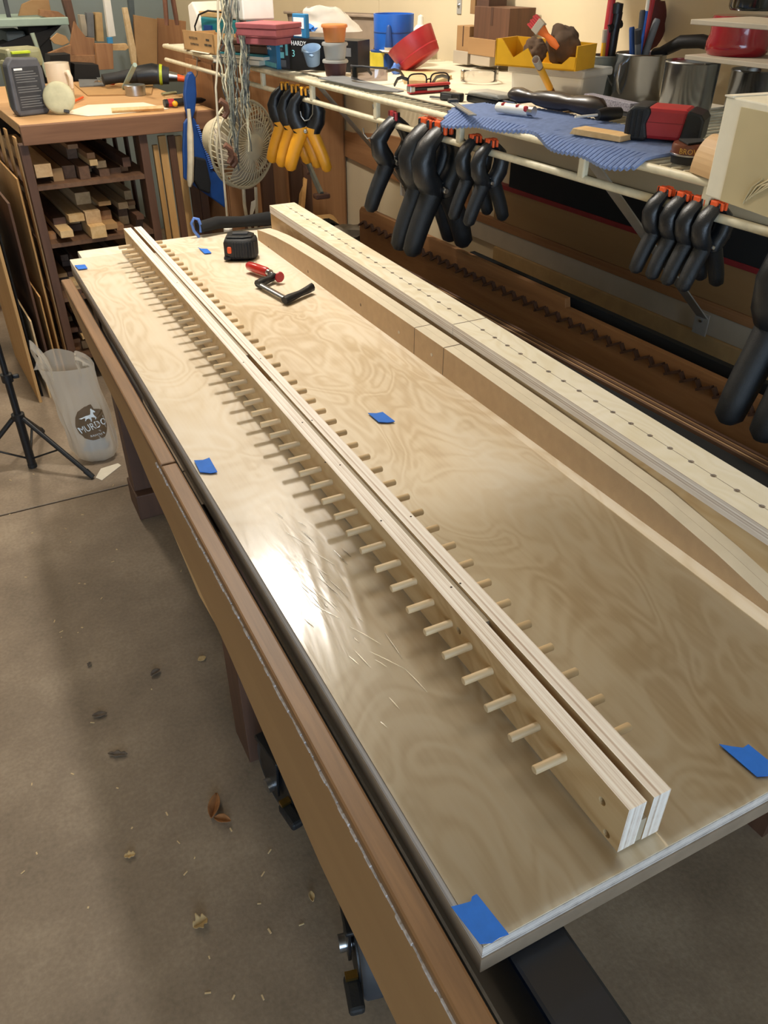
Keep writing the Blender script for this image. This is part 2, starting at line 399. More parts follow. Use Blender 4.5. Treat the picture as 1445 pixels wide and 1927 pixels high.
# ================================================================== the room
def cutout(o, mb):
    c = mb.build('cutter', None, o.parent); md = o.modifiers.new('b', 'BOOLEAN'); md.object = c; md.operation = 'DIFFERENCE'; md.solver = 'EXACT'
    bpy.context.view_layer.update()
    me = bpy.data.meshes.new_from_object(o.evaluated_get(bpy.context.evaluated_depsgraph_get()))
    o.modifiers.remove(md); o.data = me; bpy.data.objects.remove(c); return o
fl = struct(MB().box(-3, 1.9, -3.2, 5.6, -.10, -.02).build('floor', 'hole'))
MB().box(-3, 1.9, -3.2, 2.2055, -.02, 0).build('slab', 'concrete', fl, bevel=.002)
MB().box(-3, 1.9, 2.2125, 5.6, -.02, 0).build('slab', 'concrete', fl, bevel=.002)
JV = atw(713, 30, UW).dot(WD)
wr = struct(MB().box(UW+.008, UW+.1, -3.1, 4.9, 0, CEIL).build('wall_right', 'grey_dark', rot=(0, 0, WR)))
MB().box(UW, UW+.008, -3.1, JV-.0015, 0, CEIL).build('panel', 'wall_paint', wr)
MB().box(UW, UW+.008, JV+.0015, 4.9, 0, CEIL).build('panel', 'wall_paint', wr)
struct(MB().box(-3.0, UW+.1, 4.9, 5.0, 0, CEIL).build('wall_back', 'wall_grey', rot=(0, 0, WR)))
struct(MB().box(-3.0, -2.9, -3.0, 5.4, 0, CEIL).build('wall_left', 'wall_paint'))
struct(MB().box(-3.1, 2.1, -3.2, 5.6, CEIL, CEIL+.1).build('ceiling', 'ceiling_paint'))
struct(MB().box(-3.0, 1.9, -3.2, -3.1, 2.15, CEIL).box(.2, 1.9, -3.2, -3.1, 0, 2.15).box(-3.0, -2.2, -3.2, -3.1, 0, 2.15).build('wall_front', 'wall_paint'))
# ================================================================== work bench under the plywood
wb = thing('workbench', 'long workbench with oak-edged side rail and dark wooden legs under the plywood sheet', 'workbench')
prof = [(-.35, .487), (.5, .484), (.82, .541), (1.25, .572), (1.46, .615), (1.72, .622), (1.97, .655), (2.05, .682), (-.35, .682)]
Myz = Matrix(((0, 0, 1, 0), (1, 0, 0, 0), (0, 1, 0, 0), (0, 0, 0, 1)))     # (a, b, h) -> (x=h, y=a, z=b)
ap = MB().prism(prof, .1725, .190, Myz).build('side_rail', 'tan_board', wb, bevel=.002)
MB().box(.1715, .1965, -.35, 1.092, .682, .694).build('rail_cap', 'oak_rail', wb, bevel=.003)
MB().box(.1715, .1965, 1.096, 2.06, .682, .694).build('rail_cap', 'oak_rail', wb, bevel=.003)
g = MB()
for i in range(150):
    y = -.30 + i*.0095 + rnd(-.003, .003); s = rnd(.0012, .0032)
    g.cb((.1712, y, .6825+rnd(-.0015, .0015)), (s, .012, s*1.3))
gl = g.build('glue_bead', 'glue_white', wb); gl['kind'] = 'stuff'
MB().box(.2005, .2055, .05, 2.03, .52, .668).build('inner_rail', 'black_matte', wb)
MB().box(.236, .292, -.4, 2.0, .575, .6785).build('steel_beam', 'black_steel', wb, bevel=.004)
MB().box(.30, .84, .32, 2.12, .640, .6785).build('top_slab', 'walnut', wb)
MB().prism([(.845, .2), (1.0185, .2), (.9075, 2.0), (.845, 2.0)], .640, .690).build('machine_table', 'felt_black', wb, bevel=.003)
def leg(x0, x1, y0, y1, z1, foot=True):
    MB().box(x0, x1, y0, y1, .08 if foot else 0, z1).build('leg', 'leg_dark', wb, bevel=.002)
    if foot: MB().box(x0-.004, x1+.03, y0-.03, y1+.02, 0, .08).build('foot_block', 'leg_dark', wb, bevel=.003)
leg(.235, .305, 2.03, 2.10, .64); leg(.232, .302, 1.05, 1.14, .575, False); leg(.70, .78, 2.03, 2.10, .64)
# the broken strip of veneer hanging from the rail's lower edge
MB().prism([(.86, .0), (1.06, .0), (1.2, .012), (1.1, -.006), (.98, -.03), (.86, -.012)], 0, .004, T(.176, 0, .548) @ Myz).build('splinter', 'pine', wb)
def caster(loc, rz, label):
    t = thing('caster', label, 'caster', loc, rz, 'casters of the mobile base'); t.scale = (1.35, 1.35, 1.35)
    Mw = Matrix(((0, 0, 1, 0), (1, 0, 0, 0), (0, 1, 0, .062), (0, 0, 0, 1)))
    MB().lathe([(.03, -.017), (.058, -.017), (.062, -.012), (.062, .012), (.058, .017), (.03, .017)], 28, Mw).build('tyre', 'grey_dark', t, 50)
    MB().lathe([(.0, -.019), (.046, -.019), (.046, .019), (.0, .019)], 24, Mw).build('hub', 'black_plastic', t, 50)
    for s in (-1, 1):
        MB().prism([(-.016, .05), (.016, .05), (.022, .128), (-.022, .128)], s*.024-.002, s*.024+.002, Myz).build('fork', 'black_plastic', t, bevel=.001)
    MB().box(-.03, .03, -.03, .03, .128, .135).build('plate', 'black_plastic', t, bevel=.002)
    Mp = Matrix(((0, 0, 1, 0), (1, 0, 0, 0), (0, 1, 0, .062), (0, 0, 0, 1)))
    MB().lathe([(.010, -.034), (.010, -.020), (.004, -.020)], 10, Mp).build('axle_bolt', 'steel', t, 40)
    b = MB().box(-.036, -.018, -.075, -.035, .05, .064).build('brake_pedal', 'black_rubber', t, bevel=.004)
    MB().box(-.034, -.020, -.045, -.036, .066, .071).build('brake_spring', 'brass', b)
    return t
caster((.272, .928, 0), rad(8), 'black caster with brass brake spring beside the middle bench leg')
caster((.272, .590, 0), rad(-14), 'dusty black caster nearest the camera under the bench rail')
# ================================================================== sheets on the bench
FY = at(430, 453, TZ).y
ms = tag(MB().box(.2085, .835, .2440, 2.130, TZ-.0360, TZ-.0165).build('mdf_sheet', 'mdf_dark', bevel=.0008), 'grey-brown fibreboard sheet lying directly beneath the figured plywood', 'board')
ps = thing('plywood_sheet', 'large figured birch plywood sheet lying on the workbench', 'plywood', (.2097, .2455, TZ-.0165))
MB().prism([(.0004, .0004), (.622, .0004), (.622, 1.955), (.030, 1.955), (.030, 1.893), (.0004, 1.893)], .0150, .0165).build('face_veneer', 'birch_face', ps)
MB().prism([(0, 0), (.623, 0), (.623, 1.956), (.0295, 1.956), (.0295, 1.8935), (0, 1.8935)], .0, .0150).build('core', 'ply_edge_z', ps)
for o_ in (ps.children[-1],):
    o_.data.materials.append(MT['edge_brown'])
    for f in o_.data.polygons:
        if f.normal.x < -.9: f.material_index = 1
# clear film over the plywood
def filmfn(x0, x1, y0, y1, seed):
    def fn(a, b):
        x = x0+(x1-x0)*a; y = y0+(y1-y0)*b
        z = TZ+.0012+.0005*noise.noise(Vector((x*16+seed, y*5, seed)))
        c = math.exp(-((x-.275)/.06)**2-((y-.66)/.16)**2)
        z += .0010*c*max(0, noise.noise(Vector((x*70-y*14, y*3, 4)))-.12)
        return (x, y, z)
    return fn
pf = tag(MB().grid(filmfn(.2100, .3508, .247, 2.132, 3.0), 46, 330).build('plastic_film', 'plastic_film', smooth=True), 'clear glossy plastic film over the plywood left of the peg rail', 'film')
tag(MB().grid(filmfn(.3962, .684, .247, 2.06, 9.0), 40, 150).build('plastic_film', 'plastic_film', smooth=True), 'clear plastic film over the plywood between peg rail and curved form', 'film')
rcx = random.Random(21)
for i in range(34):
    x = rcx.gauss(.275, .022); y = rcx.gauss(.66, .10); L_ = rcx.uniform(.008, .045); a_ = rad(90+rcx.gauss(14, 8))
    if not .222 < x < .335: continue
    dx, dy = math.cos(a_)*L_/2, math.sin(a_)*L_/2
    MB().tube([(x-dx, y-dy, TZ+.0014), (x, y, TZ+.0018), (x+dx, y+dy, TZ+.0014)], [.0002, .0007, .0002], 6, ry=[.0002, .0006, .0002]).build('crease', 'film_crease', pf, True)
# painter's tape
def tape(name, pts, label):
    P = [at(x, y, TZ+.003) for x, y in pts]; c = sum(P, Vector())/len(P)
    m = MB(); n = len(P); top = [Vector((p.x-c.x, p.y-c.y, .0006+.0006*(i % 2))) for i, p in enumerate(P)]; bot = [Vector((p.x-c.x, p.y-c.y, 0)) for p in P]
    m.add(top+bot, [tuple(range(n)), tuple(range(n, 2*n))[::-1]]+[(i, (i+1) % n, n+(i+1) % n, n+i) for i in range(n)])
    tag(m.build('tape_piece', 'blue_tape', loc=(c.x, c.y, TZ+.0024)), label, 'tape', 'torn pieces of blue tape')
tape('a', [(849,1706),(868,1702),(886,1696),(888,1688),(897,1682),(957,1758),(940,1764),(925,1774),(903,1776)], 'large torn blue tape at the near left corner of the plywood')
tape('b', [(1353,1400),(1376,1405),(1398,1407),(1408,1401),(1445,1430),(1445,1460),(1424,1461)], 'torn blue tape at the right edge of the plywood near the end')
tape('c', [(365,866),(382,866),(394,861),(409,888),(396,890),(376,888)], 'torn blue tape on the left edge of the plywood halfway along')
tape('d', [(692,777),(708,778),(720,775),(743,793),(730,795),(712,794)], 'torn blue tape to the right of the middle of the peg rail')
tape('e', [(140,499),(160,498),(165,505),(148,507)], 'blue tape at the far left corner of the plywood')
tape('f', [(372,465),(378,468),(390,468),(398,476),(385,477)], 'small blue tape in front of the blue-handled black tool')
# ================================================================== peg rail
JX, JY, JL, JH = .3514, .2596, 1.871, .0604
pj = thing('peg_rail', 'long pale plywood rail of two boards with a row of wooden pegs through it', 'peg rail', (JX, JY, TZ+.003))
JH -= .003
def rboard(x0, x1):
    b = MB().box(x0, x1, 0, JL, 0, JH).build('side_board', 'birch_jig', pj, bevel=0)
    b.data.materials.append(MT['ply_edge_x'])
    return b
lb = rboard(0, .0185); rb_ = rboard(.0260, .0442)
cut = MB(); Mx = Matrix(((0, 0, 1, 0), (1, 0, 0, 0), (0, 1, 0, 0), (0, 0, 0, 1)))
for q in ((1133, 1508), (1141, 1569), (863, 1187)):
    P = atx(q[0], q[1], JX); cut.lathe([(.0042, -.003), (.0042, .015)], 14, T(0, P.y-JY, P.z-TZ-.003) @ Mx)
cutout(lb, cut)
for b in (lb, rb_):
    for f in b.data.polygons:
        if abs(f.normal.x) < .5 and f.area > 5e-4: f.material_index = 1
gy = lambda x, y: at(x, y, TZ+JH).y-JY
g1, g2a, g2b, g3 = gy(917, 1168), gy(508, 716), gy(466, 667), gy(300, 474)
def sp(y0, y1, z0, z1): MB().box(.0187, .0258, y0, y1, z0, z1).build('spacer', 'pale_board', pj)
sp(.001, g1, 0, .030); sp(g1, g2a, 0, JH-.004); sp(g2a, g2b, 0, .02); sp(g2b, g3, 0, JH-.004); sp(g3, JL-.001, 0, .012)
dz = .0375
dm = MB().lathe([(.0035, 0), (.0043, .0008), (.0043, .1062), (.0035, .107)], 12, Matrix(((0, 0, 1, 0), (1, 0, 0, 0), (0, 1, 0, 0), (0, 0, 0, 1)))).mesh('peg', 45)
for i in range(45):
    o = link('peg', dm, 'dowel', pj); o.location = (-.0318+rnd(-.001, .001), .3387-JY+.039*i, dz-.003+rnd(-.0006, .0006)); o.rotation_euler = (rnd(0, 6), 0, 0)
nh = MB().lathe([(.0013, 0), (.0013, .0003)], 8).mesh('nail_hole')
for x, y in ((569, 795), (587, 791), (717, 980), (773, 972), (458, 682), (490, 675), (376, 586), (398, 580), (333, 532), (849, 1105), (866, 1098), (612, 870), (640, 875)):
    P = at(x, y, TZ+.0604); o = link('nail_hole', nh, 'hole', pj); o.location = (P.x-JX, P.y-JY, JH-.0001)
# ================================================================== curved fibreboard form
ca = math.atan(.021/1.654)
cf = thing('curved_form', 'long tan fibreboard form with an arched top standing beside the peg rail', 'form', (.7115, 0, TZ), ca)
cp = [(.33, .002), (.416, .014), (.5, .028), (.62, .042), (.75, .047), (.9, .050), (1.1, .0525), (1.3, .053), (1.5, .053), (1.7, .052), (1.85, .048), (1.95, .042), (2.03, .034), (2.085, .027)]
for k, (h0, h1) in enumerate(((0, .0175), (.0178, .035))):
    b = MB().prism([(.33, 0), (2.085, 0)]+cp[::-1], h0, h1, Myz).build('layer', 'mdf', cf)
    b.data.materials.append(MT['mdf_edge'])
    for f in b.data.polygons:
        if f.normal.z > .3: f.material_index = 1
    if k == 0:
        cut = MB()
        for q in ((508, 465), (580, 511), (676, 574), (746, 626), (806, 669)):
            P = atx(q[0], q[1], .690); cut.lathe([(.0036, -.003), (.0036, .012)], 14, T(0, P.y, P.z-TZ) @ Mx)
        cutout(b, cut)
for q in ((776, 650), (829, 685)):
    P = atx(q[0], q[1], .692)
    MB().box(-.0004, 0, P.y-.0006, P.y+.0006, .001, .052).build('pencil_line', 'pencil', cf)
    MB().box(0, .035, P.y-.0006, P.y+.0006, .0528, .0533).build('pencil_line', 'pencil', cf)
for q in ((746, 626), (806, 669)):
    P = atx(q[0], q[1], .690)
    MB().lathe([(.0031, -.0004), (.0031, .010)], 12, T(0, P.y, P.z-TZ) @ Mx).build('plug', 'mdf_edge', cf)
# ================================================================== drilled beam
HB = thing('drilled_beam', 'pale plywood beam with a row of small holes drilled along its top', 'beam', (.738, 0, TZ))
MB().box(.002, .066, .30, 2.128, 0, .055).build('body', 'birch_jig', HB, bevel=.001)
SY = at(838, 614, TZ+.074).y
tb = []
for y0, y1 in ((.30, SY-.0006), (SY+.0006, 2.125)):
    b = MB().box(0, .071, y0, y1, .0552, .0745).build('top_board', 'ply_edge_hole', HB)
    cut = MB(); y = .3387
    for i in range(45):
        yy = .3387+.039*i+.012
        if y0+.01 < yy < y1-.01: cut.lathe([(.0041, .058), (.0041, .0765)], 12, T(.030+.008*(yy/2.1), yy, 0))
    cutout(b, cut); b.data.materials.append(MT['birch_top'])
    for f in b.data.polygons:
        if f.normal.z > .7 and f.center.z > .073: f.material_index = 1
    tb.append(b)
MB().box(.0295, .0301, .36, 2.10, .0744, .0747).build('pencil_line', 'pencil', HB, rot=(0, 0, -rad(.22)))
MB().box(.002, .071, SY-.0008, SY+.0008, .0744, .0748).build('pencil_line', 'pencil', HB)
# ================================================================== small tools on the plywood
P = at(464, 489, TZ+.002)
tm = thing('tape_measure', 'black rubber-cased tape measure with an orange lock button', 'tape measure', (P.x, P.y+.03, TZ+.0025), rad(-24))
k = mpp(P)
w = 62*k/2
MB().prism([(-w, -.026), (-w*.9, -.034), (w*.2, -.036), (w*.75, -.03), (w, -.008), (w*.95, .02), (w*.5, .036), (-w*.6, .036), (-w, .025)], 0, .050).build('case', 'black_rubber', tm, True, bevel=.011)
MB().prism([(-w*.82, -.024), (w*.2, -.027), (w*.72, -.018), (w*.8, .012), (w*.4, .028), (-w*.6, .028), (-w*.85, .02)], .050, .055).build('face_plate', 'black_plastic', tm, bevel=.003)
MB().box(-.02, .018, -.004, .014, .055, .0575).build('clip', 'grey_dark', tm, bevel=.001)
MB().box(-w*.78, -w*.52, -.0395, -.03, .018, .034).build('lock_button', 'orange_pad', tm, bevel=.003)
MB().box(-w*1.04, -w*.6, -.036, -.02, .001, .010).build('nose', 'black_plastic', tm, bevel=.003)
rg = MB()
for i in range(9): rg.box(-w*.45+i*w*.16, -w*.45+i*w*.16+.0022, -.0385, -.034, .008, .044)
rg.build('grip_ribs', 'black_rubber', tm)
# F clamp lying on the sheet
A = at(490, 537, TZ+.006); B = at(541, 567, TZ+.006); Cc = at(588, 547, TZ+.006); S0 = at(500, 512, TZ+.02)
fc = thing('bar_clamp', 'small bar clamp with a glossy red handle lying on the plywood', 'clamp', (A.x, A.y, TZ+.0025))
loc = lambda p, z=0: Vector((p.x-A.x, p.y-A.y, z))
b_ = loc(B); c_ = loc(Cc)
MB().tube([Vector((-.004, .004, .008)), b_*1.02+Vector((0, 0, .008))], .007, 8, ref=(0, 0, 1), ry=.004).build('bar', 'steel', fc, True)
j = (c_-b_)
MB().tube([b_-j*.12+Vector((0, 0, .008)), b_+j*.1+Vector((0, 0, .009)), b_+j*.5+Vector((0, 0, .009)), b_+j*.8+Vector((0, 0, .010)), b_+j*1.0+Vector((0, 0, .012))], [.009, .010, .008, .008, .008], 8, ref=(0, 0, 1), ry=[.008, .009, .007, .009, .010]).build('fixed_jaw', 'black_plastic', fc, True, bevel=0)
ja = j*.72
MB().tube([-ja*.15+Vector((0, 0, .009)), ja*.15+Vector((0, 0, .010)), ja*.55+Vector((0, 0, .010)), ja*.78+Vector((0, 0, .012))], [.010, .010, .008, .009], 8, ref=(0, 0, 1), ry=[.009, .010, .008, .010]).build('sliding_jaw', 'black_plastic', fc, True)
H0 = loc(at(466, 501, TZ+.014)); H1 = loc(at(505, 514, TZ+.014)); H2 = loc(at(526, 523, TZ+.014)); z = Vector((0, 0, .0135))
d = (H1-H0)
MB().tube([H0+z, H0+d*.08+z, H0+d*.5+z, H0+d*.92+z, H1+z], [.007, .0105, .0112, .0105, .006], 10).build('handle', 'red_clamp', fc, 60)
MB().tube([H1+z, H1+(H2-H1)*.2+z, H1+(H2-H1)*.22+z, H2+z], [.0085, .0085, .0045, .0045], 10).build('spindle', 'steel', fc, 40)
MB().tube([H2+z-(H2-H1)*.12, H2+z, H2+z+(H2-H1)*.06], [.008, .0125, .0115], 14).build('pad', 'red_plastic', fc, 40)
# blue looped black tool at the far end
P = at(384, 455, TZ)
bt = thing('bag_tool', 'black cloth tool roll with a blue loop handle at the far bench end', 'tool', (P.x, P.y+.045, TZ+.001), 0)
lp = [(0, 0, 0), (-.012, 0, .018), (-.016, 0, .038), (-.008, 0, .050), (.004, 0, .046), (.008, 0, .03), (.006, 0, .012)]
MB().tube(lp, .004, 8).build('loop', 'blue_light', bt, True)
MB().tube([(.005, .01, .022), (.06, .02, .026), (.13, .02, .020), (.20, .01, .022), (.30, 0, .02)], [.022, .02, .017, .02, .016], 10, ry=[.014, .016, .014, .018, .012]).build('roll', 'felt_black', bt, True)
Rxz = Matrix(((1, 0, 0, 0), (0, 0, 1, 0), (0, 1, 0, 0), (0, 0, 0, 1)))
# ================================================================== wire shelf on the right wall
V0, V1 = .38, 3.30
ws = thing('wire_shelf', 'long white-coated wire shelf with a lower hanging rod along the wall', 'shelf', (0, 0, 0), WR)
MB().tube([(US, V0, SZ), (US, V1-.01, SZ), (US+.01, V1, SZ), (US+.02, V1, SZ)], .0066, 10).build('front_rod', 'rod_white', ws, True)
MB().tube([(US+.004, V0, 1.0265), (US+.004, V1, 1.0265)], .0066, 10).build('hanging_rod', 'rod_white', ws, True)
MB().tube([(UW-.008, V0, SZ-.002), (UW-.008, V1, SZ-.002)], .004, 8).build('back_rod', 'rod_white', ws, True)
MB().tube([(US+.17, V0, SZ-.007), (US+.17, V1, SZ-.007)], .004, 8).build('middle_rod', 'rod_white', ws, True)
wm = MB().tube([(US-.002, 0, SZ-.0025), (US+.006, 0, SZ+.0045), (US+.02, 0, SZ+.0035), (UW-.004, 0, SZ+.002)], .0022, 6).mesh('deck_wire', True)
v = V0+.01
while v < V1-.005:
    o = link('deck_wire', wm, 'rod_white', ws); o.location = (0, v, 0); v += .0235
for q in ((495, 148), (588, 175), (709, 206), (866, 250), (1098, 311), (1330, 380)):
    P = atw(q[0], q[1], US+.003); vv = P.dot(WD)
    h = MB().box(US-.003, US+.009, vv-.008, vv+.008, 1.028, SZ).build('rod_link', 'rod_white', ws, bevel=.003)
def brace2(va, vb, zt, zb, label):
    t = thing('shelf_brace', label, 'brace', (0, 0, 0), WR, 'diagonal shelf braces')
    a, b = Vector((US+.025, va, zt)), Vector((UW-.052, vb, zb)); d = (b-a).normalized(); sd = Vector((0, 1, 0))
    nn = d.cross(sd).normalized()
    def bar(p, q, w, th):
        m = MB(); vs = []
        for e in (p, q):
            for s1, s2 in ((-1, -1), (1, -1), (1, 1), (-1, 1)): vs.append(e+sd*(w/2*s1)+nn*(th/2*s2))
        return m.add(vs, [(0,1,2,3),(7,6,5,4),(0,4,5,1),(1,5,6,2),(2,6,7,3),(3,7,4,0)])
    bar(a, b, .034, .003).build('bar', 'brace_grey', t, bevel=.0008)
    MB().box(UW-.055, UW-.052, vb-.020, vb+.020, zb-.040, zb+.012).build('foot_tab', 'brace_grey', t, bevel=.001)
    MB().lathe([(.0045, 0), (.0045, .003), (.002, .0045)], 10, T(UW-.055, vb, zb-.006) @ RY(-90)).build('screw', 'steel', t, 40)
def wv(q, u): return atw(q[0], q[1], u)
Pb = wv((1322, 598), UW-.052); Pa = wv((1100, 300), US+.02)
brace2(Pa.dot(WD), Pb.dot(WD), SZ-.012, Pb.z, 'grey shelf brace behind the four small clamps at the right')
Pa = wv((600, 190), US+.02); Pb = wv((760, 335), UW-.052); brace2(Pa.dot(WD), Pb.dot(WD), SZ-.012, Pb.z-.02, 'grey shelf brace behind the yellow-handled clamps')
Pa = wv((360, 105), US+.02); Pb = wv((446, 168), UW-.052); brace2(Pa.dot(WD), Pb.dot(WD), SZ-.012, Pb.z-.02, 'shelf brace at the far end above the dustpan')
def hook(q, label, s=1.0):
    P = wv(q, US-.002); t = tag(MB().tube([(0, 0, .022*s), (-.003, .003, .030*s), (.006, 0, .034*s), (.012, 0, .026*s), (.008, 0, .0), (.006, 0, -.025*s), (-.004, 0, -.038*s), (-.016, 0, -.040*s), (-.024, 0, -.030*s), (-.026, 0, -.018*s)], .0017, 7).build('s_hook', 'steel', smooth=True, loc=(P.x, P.y, P.z), rot=(0, 0, WR+rad(-30))), label, 'hook', 'steel hooks on the shelf rod')
hook((583, 195), 'empty steel hook beside the yellow-handled clamps'); hook((704, 225), 'empty steel hook just left of the wide-open black clamp')
hook((366, 124), 'steel hook that carries the blue dustpan')
us = thing('added_shade_shelf', 'added wooden shelf board, out of view, that shades the wall above the steel cans', 'shelf', wf(UW-.34, .25, 1.49), WR)  # unseen shelf above the frame, added only to shade the right wall
MB().box(0, .339, 0, 1.52, 0, .018).build('board', 'tan_board', us, bevel=.002)
for vv in (.15, .76, 1.38): MB().prism([(.339, -.16), (.339, 0), (.06, 0)], vv, vv+.02, Rxz).build('bracket', 'brace_grey', us)
# ------------------------------------------------------------------ spring clamps
def clamp(label, q, L, kind, group, spread=1.0, rz=0.0, lean=0.0, wide=1.0, sgap=0.0, fat=1.4):
    wide *= 1.25
    P = wv(q, US+.004); vv = P.dot(WD)
    t = thing('spring_clamp', label, 'clamp', wf(US+.004, vv, 1.0265+.012), WR+rz, group)
    arm = [(-.012, .03), (-.06, -.02), (-.125, -.10), (-.155, -.21), (-.135, -.33), (-.085, -.42), (-.075, -.49), (-.115, -.59), (-.165, -.72), (-.205, -.84), (-.235, -.95), (-.242, -.99)]
    rin = [.034, .052, .066, .074, .080, .080, .070, .066, .064, .062, .058, .030]
    rv = [.062, .074, .080, .084, .084, .080, .074, .070, .068, .066, .060, .030]
    rin = [r*(fat if i > 2 else 1.15) for i, r in enumerate(rin)]
    for s in (-1, 1):
        sx = -s*spread
        pts = [(x*sx*L-(s*sgap if i < 3 else 0), 0, zz*L) for i, (x, zz) in enumerate(arm)]
        if kind == 'yellow':
            MB().tube(pts[:7], [r*L for r in rin[:7]], 10, ref=(0, 1, 0), ry=[r*L*wide for r in rv[:7]]).build('jaw_arm', 'clamp_body', t, True)
            gr = MB().tube(pts[5:], [r*L*(1.05 if s < 0 else .95) for r in rin[5:]], 10, ref=(0, 1, 0), ry=[r*L*wide*1.02 for r in rv[5:]]).build('grip', 'yellow_grip' , t, True)
        else:
            MB().tube(pts[:8], [r*L for r in rin[:8]], 10, ref=(0, 1, 0), ry=[r*L*wide for r in rv[:8]]).build('jaw_arm', 'clamp_body', t, True)
            MB().tube(pts[6:], [r*L*1.04 for r in rin[6:]], 10, ref=(0, 1, 0), ry=[r*L*wide*1.06 for r in rv[6:]]).build('grip', 'clamp_grip', t, True)
        # forked jaw tip
        for e in (-1, 1):
            MB().cb((pts[0][0]*1.0+sx*(-.018)*L, e*.052*L*wide, .035*L), (.055*L, .026*L, .085*L)).build('jaw_fork', 'clamp_body', t, bevel=.004*L/.2)
        pm = {'orange': 'orange_pad', 'yellow': 'yellow_grip', 'plain': 'red_plastic'}[kind]
        if kind != 'plain' or s > 0:
            MB().cb((pts[0][0]-s*.0*L+s*.004, 0, .058*L), (.056*L, .070*L*wide, .066*L)).build('pad', pm, t, bevel=.012*L)
            MB().cb((pts[0][0]+s*.016*L, 0, .035*L), (.030*L, .165*L*wide, .09*L)).build('pad', pm, t, bevel=.010*L)
    Mv = Matrix(((1, 0, 0, 0), (0, 0, 1, 0), (0, 1, 0, -.455*L), (0, 0, 0, 1)))
    MB().lathe([(.0, -.098*L), (.02*L, -.098*L), (.03*L, -.085*L), (.03*L, .085*L), (.02*L, .098*L), (0, .098*L)], 14, Mv).build('pivot_pin', 'steel', t, 40)
    sp_ = [( .055*L*math.cos(a*.5), (-.03+.06*a/40)*L, -.455*L+.055*L*math.sin(a*.5)) for a in range(41)]
    MB().tube(sp_, .006*L, 5).build('spring', 'steel', t, True)
    return t
gY, gB = 'yellow-handled clamps on the shelf rod', 'black spring clamps on the shelf rod'
for i, (q, w) in enumerate((((537, 176), 'leftmost'), ((556, 181), 'middle'), ((574, 186), 'rightmost'))):
    clamp('black spring clamp with yellow grips, %s of the three' % w, q, .192, 'yellow', gY, 1.15, wide=.85, rz=rad(-38))
clamp('wide-open black spring clamp without orange pads right of the empty hook', (742, 236), .195, 'plain', gB, 1.3, sgap=.010, rz=rad(-6))
clamp('large black spring clamp with orange pads, left one of the big pair', (806, 254), .245, 'orange', gB, 1.2)
clamp('large black spring clamp with orange pads, right one of the big pair', (832, 262), .245, 'orange', gB, 1.2)
clamp('small black spring clamp with orange pads, left one under the blue mat', (893, 279), .145, 'orange', gB, 1.25)
clamp('small black spring clamp with orange pads, right one under the blue mat', (923, 288), .145, 'orange', gB, 1.25)
for q, w in (((1250, 377), 'leftmost'), ((1283, 387), 'second from the left'), ((1314, 396), 'third from the left'), ((1346, 406), 'rightmost')):
    clamp('small black spring clamp under the white box, %s of four' % w, q, .118, 'orange', gB, 1.15, rz=rad(-8), wide=1.25)
for vv, zz, lab in ((.635, 1.04, 'biggest black clamp at the right edge with its long grip in view'), (.575, 1.045, 'black clamp at the right edge of which only a grip tip shows')):
    t = clamp(lab, (1445, 437), .262, 'orange', gB, 1.1); t.location = wf(US+.004, vv, 1.04)
# ================================================================== boards stored between bench and wall
def wplank(name, u0, u1, v0, v1, z0, z1, m, label, cat, bevel=.001, tilt=0, parent=None):
    o = MB().box(0, u1-u0, 0, v1-v0, 0, z1-z0).build(name, m, parent, bevel=bevel, loc=wf(u0, v0, z0), rot=(0, tilt, WR))
    return tag(o, label, cat) if label else o
# low ledge that carries them
LZ = .47
lg = tag(MB().box(0, UW-1.027, 0, 2.2, -.03, 0).build('storage_ledge', 'walnut', loc=wf(1.025, .25, LZ), rot=(0, 0, WR), bevel=.002), 'dark wooden ledge behind the bench that carries the long boards', 'ledge')
for k, vv in enumerate((.4, 1.3, 2.2)):
    MB().box(.02, .06, vv-.25, vv-.20, -LZ, -.03).build('ledge_post', 'leg_dark', lg)
# laminated plywood strip
st = thing('laminated_strip', 'long laminated plywood strip lying on edge in front of the chevron board', 'strip', wf(1.032, .25, LZ+.0005), WR)
def zu(q, u): return atw(q[0], q[1], u).z
ztop = .693-LZ
for k in range(5):
    MB().box(k*.0062, k*.0062+.0057, 0, 1.80-k*.004, 0, ztop-.002*(k % 2)).build('layer', ('walnut', 'maple', 'walnut', 'tan_board', 'leg_dark')[k], st, bevel=.0006)
# chevron board
CU = 1.105
za, zb_ = zu((676, 387), CU), zu((1062, 562), CU)
ctop = (za+zb_)/2
va = atw(676, 400, CU).dot(WD); vs_ = atw(1064, 575, CU).dot(WD)
cb_ = thing('chevron_board', 'brown board with a long zigzag row of short dark slats behind the drilled beam', 'board', wf(CU, 0, LZ+.0005), WR)
MB().prism([(.28, 0), (va, 0), (va, ctop-LZ-.012), (va-.012, ctop-LZ), (vs_+.004, ctop-LZ), (vs_, ctop-LZ-.018), (.28, ctop-LZ-.018)], 0, .014, Myz).build('plate', 'chevron_wood', cb_, bevel=.001)
s1 = MB().box(-.008, 0, -.0165, .0165, -.0022, .0022).mesh('slat'); s2 = MB().box(-.008, 0, -.0095, .0095, -.0022, .0022).mesh('slat')
P0, P1 = atw(700, 418, CU), atw(1420, 800, CU)
n = 44; va0, va1 = P0.dot(WD), P1.dot(WD); z0, z1 = P0.z-LZ, P1.z-LZ
v = va-.02; zc = (z0+z1)/2
while v > .32:
    o = link('slat', s1, 'slot_dark', cb_); o.location = (0, v, zc+.004); o.rotation_euler = (rad(-30), 0, 0)
    o = link('slat', s2, 'slot_dark', cb_); o.location = (0, v-.0235, zc+.0052); o.rotation_euler = (rad(52), 0, 0)
    v -= .0362
def zat(px, u): return zu(px, u)
